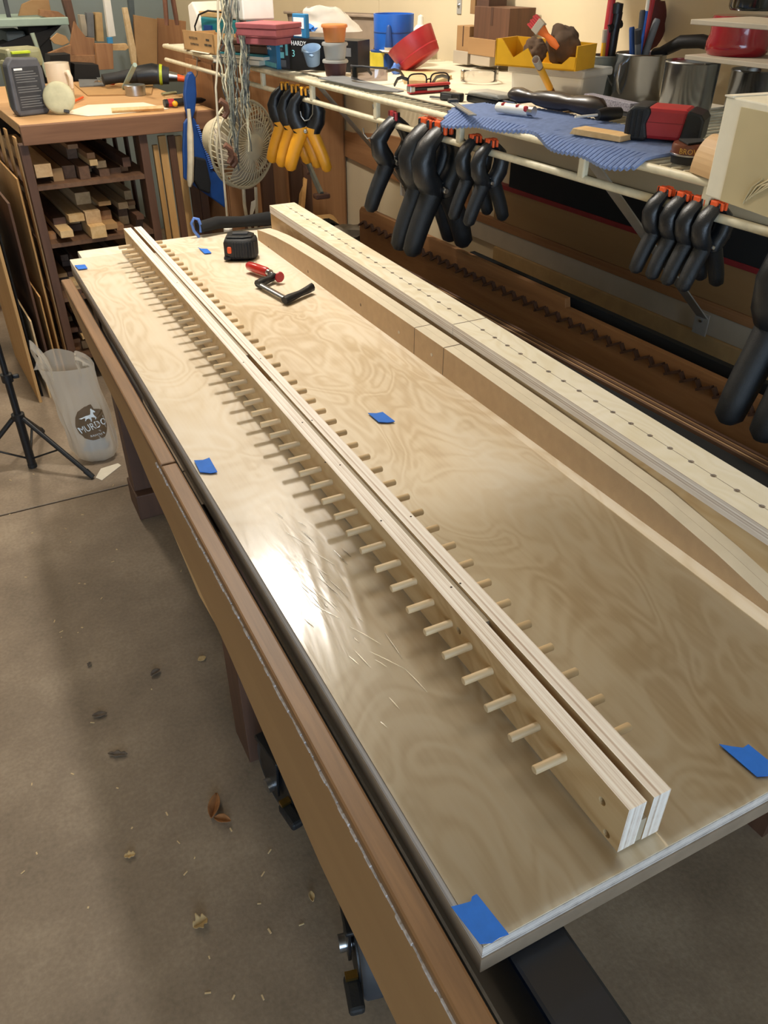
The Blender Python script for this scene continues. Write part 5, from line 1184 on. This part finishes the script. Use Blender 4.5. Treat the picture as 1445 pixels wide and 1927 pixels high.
flat([(1055, 168), (1085, 166), (1112, 180), (1108, 196)], SL+.002, .008, 'grey_tray', 'pale_board', 'grey plastic tray behind the pale wooden pad', 'tray', .003)
t, w, h = shb('sanding_block', 'glittery grey sanding block', 'block', (1097, 192), (1184, 212), 176, MZ+.008); MB().box(0, w, 0, .022, 0, h).build('grit', 'glitter', t, bevel=.001); MB().box(0, w, .002, .020, -.008, 0).build('core', 'grey_dark', t)
t, L = lay('screwdriver', 'black stubby screwdriver lying between handle and red case', 'screwdriver', (1130, 232), (1172, 228), MZ, None, 0, 0); MB().tube([(0, .012, .012), (L*.4, .012, .012), (L, .012, .012)], [.009, .012, .010], 10).build('handle', 'black_plastic', t, True); MB().tube([(-.05, .012, .012), (0, .012, .012)], .0022, 6).build('shaft', 'white_plastic', t, True)
t, w, h = shb('wood_offcut', 'small tapered pale wood piece on the blue mat', 'wood', (1071, 252), (1142, 264), 240, MZ); MB().prism([(0, 0), (w, 0), (w*1.32, .0), (w*1.32, h*.9), (w, h), (.006, h)], 0, .035, Rxz).build('block', 'pine', t, bevel=.001)
t, w, h = shb('red_case', 'red and black rubber-armoured tool case on the blue mat', 'case', (1172, 262), (1312, 274), 197, MZ)
MB().prism([(.0, h*.12), (w*.05, 0), (w*.3, 0), (w*.32, h*.12), (w*.28, h*.5), (w*.33, h*.85), (w*.28, h), (w*.08, h), (0, h*.8)], -.004, .065, Rxz).build('end_guard', 'black_rubber', t, bevel=.006)
MB().prism([(w*.22, .003), (w*.76, .003), (w*.80, h*.5), (w*.82, h*.96), (w*.25, h*.98)], 0, .06, Rxz).build('body', 'red_plastic', t, bevel=.006)
MB().prism([(w*.74, 0), (w*.98, 0), (w*1.02, h*.1), (w*1.03, h*.7), (w*.98, h*.85), (w*.80, h*.95)], -.003, .063, Rxz).build('back_guard', 'black_plastic', t, bevel=.006)
for i in range(3): MB().box(w*(.055+.07*i), w*(.055+.07*i)+.003, -.0065, -.003, h*.12, h*.88).build('groove', 'black_matte', t)
MB().box(w*.27, w*.78, -.0006, 0, h*.55, h*.562).build('seam', 'red_edge', t)
# --- polish tin, quarter log, white box
P, k = shp(1304, 312); r = 36*k
kt = thing('polish_tin', 'round brown polish tin lettered BROWN KIWI', 'tin', P+Vector((.012, .022, 0)))
MB().lathe([(0, 0), (r*.92, 0), (r*.95, .012), (0, .012)], 34).build('base', 'black_plastic', kt, 50); MB().lathe([(r*.9, .0115), (r*1.03, .0118), (r*1.04, .014), (r*.98, .0145)], 34, caps=False).build('rolled_rim', 'steel', kt, 50)
MB().lathe([(0, .012), (r*.99, .013), (r*.99, .024), (r*.93, .0275), (0, .0278)], 34).build('lid', 'kiwi_brown', kt, 50)
text('lettering', 'BROWN KIWI', .0105, 'gold_print', kt, None, .0001, warp=lambda p: Vector(((r*.99+.0004+p.z)*math.cos(p.x/r-rad(104)), (r*.99+.0004+p.z)*math.sin(p.x/r-rad(104)), .0188+p.y)))
MB().prism([(-r*.8, -r*.5), (r*.75, -r*.4), (r*.9, r*.3), (-r*.2, r*.8)], .0278, .0305).build('wax_cloth', 'felt_black', kt, bevel=.001)
P, k = shp(1362, 338)
ql = MB(); ql.prism([(0, 0)]+[(-.030*math.cos(a), .050*math.sin(a)) for a in [rad(90)*i/10 for i in range(11)]], 0, .05, Rxz)
tag(ql.build('log_quarter', 'maple', loc=P+Vector((.012, .004, 0)), rot=(0, 0, rad(-12))), 'quarter-round of wood with growth rings left of the white box', 'wood')
A = at(1336, 392, SZ-.012); A2 = atw(1336, 388, US-.02)
wbx = thing('white_box', 'white cardboard box wrapped in tan tape at the right edge', 'box', at(1334, 352, SB), 0)
A = at(1326, 368, SB+.0); Bx = at(1462, 416, SB+.0); rzb = math.atan2((Bx-A).y, (Bx-A).x); hb = .117
wbx.location = A; wbx.rotation_euler = (0, 0, rzb); wB = (Bx-A).length
MB().box(0, wB, 0, .12, -.000, hb).build('carton', 'box_white', wbx, bevel=.002); MB().box(wB*.24, wB*1.01, -.0014, .0, .001, hb*.93).build('tape_wrap', 'tape_tan', wbx)
MB().box(-.0016, wB*.1, -.001, .121, hb-.0006, hb+.0012).build('lid_edge', 'paper', wbx)
for i in range(5): MB().tube([(wB*(.55+.03*i), -.002, hb*(.06+.03*i)), (wB*(.62+.06*i), -.003, hb*(.24+.02*i)), (wB*(.72+.08*i), -.002, hb*(.34+.01*i))], .0011, 5).build('tape_crease', 'tape_tan', wbx, True)
# --- pots and cans at the right
def can(q, w_px, ytop, name, label, cat, m, taper=1.0, off=.0, mats=None):
    P, k = shp(q[0], q[1]); r = w_px/2*k; C_ = P+Vector((FW.x, FW.y, 0)).normalized()*r; h = hgt(C_, ytop+4)
    t = thing(name, label, cat, C_)
    MB().lathe([(0, .001), (r*taper*.97, 0), (r*taper, .003), (r, h-.002), (r*1.03, h), (r*1.0, h+.002), (r*.96, h-.002), (r*taper*.94, .005), (0, .004)], 36).build('body', m, t, 50)
    return t, r, h, C_
t, r, h, cG = can((1132, 184), 58, 101, 'galvanised_pot', 'dull grey tapered pot left of the steel mug', 'pot', 'galv', 1.12)
MB().tube([(-r*.8, -r*.75, h*.8), (-r*.5, -r*1.15, h*.55), (r*.2, -r*1.3, h*.2)], .0018, 6).build('wire_handle', 'steel', t, True)
t, r, h, cM = can((1205, 196), 92, 97, 'steel_mug', 'shiny steel mug full of markers and pencils', 'mug', 'steel_can', .98)
MB().tube([(-r*.98, -r*.15, h*.85), (-r*1.3, -r*.3, h*.8), (-r*1.35, -r*.3, h*.5), (-r*1.2, -r*.25, h*.3), (-r*.98, -r*.15, h*.2)], .003, 8).build('handle', 'steel', t, True)
rm, hm = r, h
t, r, h, cK = can((1300, 226), 100, 112, 'steel_can', 'shiny steel can behind the red case', 'can', 'steel_can', .96)
rk, hk = r, h
t, r, h, cT = can((1425, 215), 92, 128, 'tin_can', 'spotted steel can at the right edge behind the white box', 'can', 'steel_can', 1.0)
# contents of the mug
def pen(c, tip, base, r0, m, name, label, cat, cap=None):
    A = c+Vector((base[0], base[1], .01)); B = c+Vector((tip[0], tip[1], tip[2])); d = B-A
    t = thing(name, label, cat, A); MB().tube([Vector(), d*.02, d*.97, d], [r0*.7, r0, r0, r0*.8], 10).build('barrel', m, t, 50)
    if cap: MB().tube([d*.8, d*1.004], r0*1.06, 10).build('cap', cap, t, 50)
    return t
pen(cM, (-.030, -.01, hm+.045), (.01, 0), .0065, 'grey_mid', 'marker', 'grey marker leaning to the left in the steel mug', 'marker', 'grey_dark')
pen(cM, (.028, .0, hm+.062), (-.012, 0), .0075, 'grey_mid', 'marker', 'thick grey marker leaning to the right in the steel mug', 'marker')
pen(cM, (-.004, .012, hm+.078), (.0, 0), .0065, 'grey_dark', 'marker', 'dark marker upright in the middle of the steel mug', 'marker')
pen(cM, (.006, .02, hm+.056), (.002, .004), .006, 'black_plastic', 'marker', 'black marker beside the dark one in the steel mug', 'marker')
pen(cM, (-.020, .020, hm+.048), (-.006, .0), .006, 'blue_deep', 'marker', 'dark blue marker at the back of the steel mug', 'marker')
pen(cM, (.004, .010, hm+.115), (-.010, -.006), .0035, 'blue_bright', 'pencil', 'long blue pencil with wrapped string in the steel mug', 'pencil', 'paper')
pen(cM, (.036, .030, hm+.115), (.0, .006), .0055, 'red_plastic', 'file_handle', 'tall red handle leaning right behind the markers', 'handle')
pen(cG, (.012, .012, h+.12), (.0, .0), .0085, 'red_plastic', 'plier_handle', 'tall red handle standing in the dull grey pot', 'handle')
pen(cG, (-.006, .0, h+.055), (.002, 0), .0048, 'yellow_plastic', 'pencil', 'yellow pencil with a grey end in the dull grey pot', 'pencil', 'pale_board')
ck = thing('chuck_key', 'black cross-headed chuck key in the dull grey pot', 'key', cG+Vector((.022, .004, .01)))
MB().tube([(0, 0, 0), (0, 0, .11), (.003, 0, .15)], [.010, .012, .012], 10).build('shaft', 'black_plastic', ck, True); MB().tube([(-.018, 0, .118), (.016, 0, .128)], .009, 10).build('crossbar', 'black_plastic', ck, True); MB().lathe([(0, .145), (.013, .147), (.013, .165), (0, .168)], 14).build('head', 'black_plastic', ck, 50)
tag(blob((0, 0, 0), (.030, .012, .05), 4, .2, 1.5, 3).build('pouch', 'pouch_maroon', smooth=True, loc=atw(1232, 45, UW-.03)), 'dark maroon leather pouch hanging on the wall behind the markers', 'pouch')
# plank, red pot, dark jar
pz = SB+hk+.004
PL = at(1287, 112, pz)
pk = tag(MB().box(0, .135, -.42, 0, 0, .008).build('shelf_plank', 'pale_board', loc=(PL.x, PL.y, pz), rot=(0, 0, WR), bevel=.001), 'grey plank lying across the steel cans', 'plank')
P = at(1400, 108, pz+.008); r = 58*mpp(P)
rp = thing('red_pot', 'dark red enamel pot on the grey plank', 'pot', Vector((P.x, P.y, pz+.0085))+Vector((FW.x, FW.y, 0)).normalized()*r*.8); hp = .060
MB().lathe([(0, 0), (r*.9, 0), (r, .008), (r*1.0, hp*.35), (r*.93, hp*.55), (r*.94, hp), (r*.9, hp), (r*.9, .006), (0, .005)], 36).build('body', 'red_enamel', rp, 50)
MB().lathe([(0, hp-.001), (r*.94, hp), (r*.9, hp+.003), (0, hp+.004)], 30).build('lid', 'red_enamel', rp, 50)
PU = at(1298, 46, rp.location.z+hp+.0045)
ub = tag(MB().box(0, .14, -.40, 0, 0, .007).build('shelf_plank', 'pale_board', loc=(PU.x, PU.y, rp.location.z+hp+.0045), rot=(0, 0, WR), bevel=.001), 'upper grey plank resting on the dark red pot', 'plank')
jr = thing('glass_jar', 'dark glass jar on the upper grey plank', 'jar', Vector(rp.location)+Vector((.01, -.02, hp+.012))); MB().lathe([(0, 0), (r*.85, 0), (r*.9, .006), (r*.9, .07), (0, .07)], 30).build('glass', 'dark_glass', jr, 50); MB().lathe([(0, .07), (r*.8, .07), (r*.8, .085), (0, .085)], 30).build('lid', 'grey_dark', jr, 50)
A, B = at(1232, 100, pz-.01), at(1340, 85, pz+.012)
hs = thing('hose_end', 'black rubber hose end lying over the steel can', 'hose', A); d = B-A
MB().tube([Vector(), d*.12, d*.45+Vector((0, 0, .014)), d*.8+Vector((0, 0, .010)), d*1.05], [.016, .0165, .016, .015, .013], 14, ry=[.010, .0105, .013, .013, .012]).build('tube', 'black_rubber', hs, 60)
MB().tube([-d*.012, d*.02], .0125, 14, ry=.0075).build('bore', 'black_matte', hs, 60)
# ================================================================== tripod
P = at(62, 879, 0)
tp = thing('tripod', 'black folding tripod stand at the left edge of the floor', 'tripod', (P.x, P.y, 0))
def lp(px, py, z): p = at(px, py, z); return Vector((p.x-P.x, p.y-P.y, z))
h1 = hgt(P, 782); h2 = hgt(P, 712)
MB().tube([(0, 0, .012), (0, 0, h1)], .013, 12).build('base_tube', 'black_plastic', tp, True)
MB().tube([(0, 0, h1), (0, 0, h2)], .0105, 12).build('lower_tube', 'black_plastic', tp, True)
MB().tube([(0, 0, h2), (0, 0, 1.15)], .0085, 12).build('mast', 'black_plastic', tp, True)
MB().lathe([(.012, h1-.012), (.019, h1-.012), (.019, h1+.006), (.012, h1+.008)], 16).build('collar', 'black_plastic', tp, 50); MB().lathe([(.010, h2-.01), (.0165, h2-.01), (.0165, h2+.014), (.010, h2+.016)], 16).build('collar', 'black_plastic', tp, 50)
MB().lathe([(0, 0), (.014, .002), (.014, .014), (0, .015)], 14).build('foot', 'black_rubber', tp, 50)
MB().box(.016, .034, -.006, .006, h2-.004, h2+.008).build('knob', 'black_plastic', tp, bevel=.003)
ft = [lp(176, 901, 0), lp(-60, 900, 0), Vector((.06, .22, 0))]
for f in ft:
    a = f.normalized()*.016+Vector((0, 0, h1-.008)); b = f+Vector((0, 0, .006))
    lg_ = MB().tube([a, b], .0075, 10).build('leg', 'black_plastic', tp, True)
    MB().tube([b-(b-a).normalized()*.03, b], [.0095, .008], 10).build('foot_tip', 'black_rubber', lg_, True)
    MB().tube([a+(b-a)*.52, Vector((0, 0, .03))], .004, 8, ry=.003).build('strut', 'black_plastic', tp, True)
# ================================================================== shopping bag with print
P = at(203, 872, 0)
bg_ = thing('shopping_bag', 'translucent white shopping bag with a brown horse emblem beside the bench leg', 'bag', (P.x-.018, P.y+.05, .001))
HB_ = hgt(Vector(bg_.location), 690)
BR = rad(-14)
def bagp(a, t, k=1.0):
    # a: angle round the bag, t: height 0..1
    w = .070*(1+.02*t)*(1 if t > .12 else (.55+.45*math.sqrt(t/.12))) ; dth = .050*(1-.55*t)*(1 if t > .12 else (.5+.5*math.sqrt(t/.12)))
    n = noise.noise(Vector((math.cos(a)*2.0, math.sin(a)*2.0, t*3.0+1)))*.10+noise.noise(Vector((a*3.2, t*1.4, 7)))*.14+.12*abs(noise.noise(Vector((a*7, t*2.5, 3))))
    x = w*math.cos(a)*(1+n)*k; y = dth*math.sin(a)*(1+n)*k
    x -= .012*t+.022*t*t
    p = Vector((x, y, t*HB_)); p.rotate(Matrix.Rotation(BR, 3, 'Z')); return p
MB().grid(lambda s, t: bagp(s*2*math.pi, t), 65, 30).build('body', 'bag_white', bg_, True)
MB().add([bagp(2*math.pi*i/32, 0.0) for i in range(32)], [tuple(range(32))]).build('bottom', 'bag_white', bg_)
def strapf(s, t, side):
    a = math.pi*(1.15 if side == 0 else 1.85); p0 = bagp(a-.50, .96); p1 = bagp(a+.50, .96)
    h = .10 if side == 0 else .055
    mid = p0.lerp(p1, s); mid.z += h*math.sin(math.pi*s)**.6; mid.y += (t-.5)*.012; mid.x += -.026*math.sin(math.pi*s) + (t-.5)*.004
    q = mid+Vector((0, 0, (t-.5)*.034*(1-.3*math.sin(math.pi*s)))); q.y += .006*noise.noise(Vector((s*6, t*4, side)))
    return q
for sd in (0, 1): MB().grid(lambda s, t, sd=sd: strapf(s, t, sd), 20, 6).build('strap', 'bag_white', bg_, True)
# a rear lip of the bag mouth standing higher than the front
MB().grid(lambda s, t: bagp(math.pi*(.08+.84*s), 1.0)+Vector((-.02*t, 0, .055*t*math.sin(math.pi*s)**.7)), 24, 8).build('rear_lip', 'bag_white', bg_, True)
tag(blob((0, 0, .034), (.040, .030, .036), 4, .35, 2.0, 3, .002).build('blue_clothing', 'blue_cup', smooth=True, loc=Vector(bg_.location)+Vector((.0, .0, .004))), 'blue-grey folded thing inside the bottom of the shopping bag', 'clothing')
ea = 1.5*math.pi+.22; er = .064
def emb(p, lift=.0016):   # flat emblem coordinates (x right, y up, metres) wrapped on the bag's front
    a = ea + p.x*1.3/er; t = .47+p.y*1.55/HB_
    q = bagp(a, t); n_ = Vector((math.cos(a)*.7, math.sin(a), 0)); n_.rotate(Matrix.Rotation(BR, 3, 'Z')); return q+n_.normalized()*(lift+abs(p.z)*0)
ol = [(-.022, -.034), (-.006, -.040), (.012, -.038), (.020, -.036), (.030, -.022), (.034, -.012), (.034, .004), (.030, .012), (.031, .020), (.024, .024), (.014, .026), (.012, .036), (-.002, .033), (-.018, .024), (-.026, .012), (-.030, -.006), (-.028, -.022)]
ml = MB(); cen = Vector((0, -.004, 0)); rings = []
for f in (0.02, .25, .5, .75, 1.0): rings.append([emb(cen+(Vector((x, y, 0))-cen)*f) for x, y in [tuple(Vector(ol[i]).lerp(Vector(ol[(i+1) % len(ol)]), s/3)) for i in range(len(ol)) for s in range(3)]])
ml.loft(rings, caps=False); ml.build('emblem', 'leaf_emblem', bg_, True)
text('lettering', 'MURDO', .0205, 'print_white', bg_, None, 0.0, sx=.80, warp=lambda p: emb(Vector((p.x*math.cos(.25)-p.y*math.sin(.25)+.002, p.x*math.sin(.25)+p.y*math.cos(.25)-.010, 0)), .0026))
text('lettering', 'RANCH &', .0062, 'print_white', bg_, None, 0.0, sx=1.1, warp=lambda p: emb(Vector((p.x*math.cos(.12)-p.y*math.sin(.12)+.006, p.x*math.sin(.12)+p.y*math.cos(.12)-.029, 0)), .0026))
hs_ = [(-.020, .006), (-.012, .0085), (-.006, .011), (.000, .0115), (.004, .013), (.0065, .019), (.0085, .023), (.010, .0245), (.0105, .0225), (.0135, .0195), (.0150, .0165), (.0130, .0155), (.0110, .0165), (.0105, .0120), (.0120, .0080), (.0135, .0050), (.0120, .0015), (.0100, .0000), (.0105, .0020), (.0110, .0042), (.0075, .0062), (.0035, .0062), (.0040, .0030), (.0030, -.0020), (.0010, -.0035), (.0015, -.0010), (.0010, .0020), (-.0010, .0048), (-.0040, .0045), (-.0065, .0030), (-.0080, .0005), (-.0095, .0010), (-.0080, .0040), (-.0075, .0070), (-.0110, .0065), (-.0150, .0052)]
hc = Vector((.001, .009, 0)); hm_ = bmesh.new()
hv = [hm_.verts.new((x, y, 0)) for x, y in hs_]; hf = hm_.faces.new(hv); bmesh.ops.triangulate(hm_, faces=[hf])
mh = MB(); mh.add([emb(Vector((v.co.x, v.co.y+.003, 0)), .0026) for v in hm_.verts], [tuple(v.index for v in f.verts) for f in hm_.faces]) if not hm_.verts.index_update() else None
hm_.free(); mh.build('horse_mark', 'print_white', bg_)
flat([(180, 899), (190, 882), (222, 872), (228, 876), (192, 904)], .001, .0008, 'receipt', 'paper', 'white paper receipt on the floor under the shopping bag', 'paper')
# ================================================================== leaves and chips on the floor
def leaf(px, py, Lm, wm_, ang, m, label, curl=.4, lob=0.0):
    P = at(px, py, 0)
    def fn(a, b):
        x = (a-.5)*Lm; wd2 = wm_*math.sin(math.pi*min(.98, max(.02, a)))**.7*(1+lob*math.sin(a*17)); y = (b-.5)*wd2
        return (x, y, .0015+curl*(abs(y)*1.1+.30*Lm*(2*a-1)**2*.5)+.0012*noise.noise(Vector((a*5, b*5, px*.1))))
    t = tag(MB().grid(fn, 13, 7).build('dry_leaf', m, smooth=True, solid=.0006, loc=(P.x, P.y, .0012), rot=(0, 0, rad(ang))), label, 'leaf', 'dry leaves on the concrete floor')
leaf(404, 1522, .055, .022, 62, 'leaf_brown', 'larger curled orange-brown leaf on the floor', .9)
leaf(419, 1546, .034, .018, -40, 'leaf_brown', 'smaller curled orange-brown leaf touching the larger one', .9)
leaf(188, 1347, .030, .016, -12, 'leaf_grey', 'flat grey oval leaf on the floor at the left')
leaf(293, 1268, .026, .017, 25, 'leaf_grey', 'dark oval leaf on the floor near the bench rail', .6)
leaf(222, 1421, .040, .014, -28, 'leaf_grey', 'torn grey leaf with a pale tip on the floor', .4, .3)
leaf(378, 1740, .026, .024, 10, 'leaf_tan', 'crinkled tan lobed leaf low on the floor', .7, .35)
leaf(380, 1241, .020, .017, 15, 'leaf_tan', 'pale round leaf with a stalk on the floor', .15)
leaf(587, 1690, .020, .010, 80, 'leaf_tan', 'small curled tan leaf beside the bench rail', 1.0)
leaf(169, 1252, .014, .009, 60, 'leaf_grey', 'tiny green-grey leaf at the upper left of the floor', .6, .3)
leaf(245, 1612, .020, .013, -10, 'leaf_tan', 'tiny crumpled pale leaf in the lit part of the floor', .6, .3)
rc_ = random.Random(4)
cm = MB().box(-.5, .5, -.5, .5, 0, 1).mesh('wood_chip'); cm.materials.append(MT['chip'])
for i in range(46):
    px, py = rc_.choice(((rc_.uniform(10, 420), rc_.uniform(1000, 1900)), (rc_.uniform(300, 640), rc_.uniform(1500, 1900)), (rc_.uniform(10, 240), rc_.uniform(890, 1200))))
    if px > 120+.62*(py-700): continue
    P = at(px, py, 0); o = bpy.data.objects.new('wood_chip', cm); COL.objects.link(o); o.location = (P.x, P.y, .0005); o.scale = (rc_.uniform(.003, .010), rc_.uniform(.0012, .003), rc_.uniform(.0008, .0016)); o.rotation_euler = (0, 0, rc_.uniform(0, 3.1))
    tag(o, 'tiny pale wood chip on the concrete floor', 'wood chip', 'wood chips scattered on the floor')
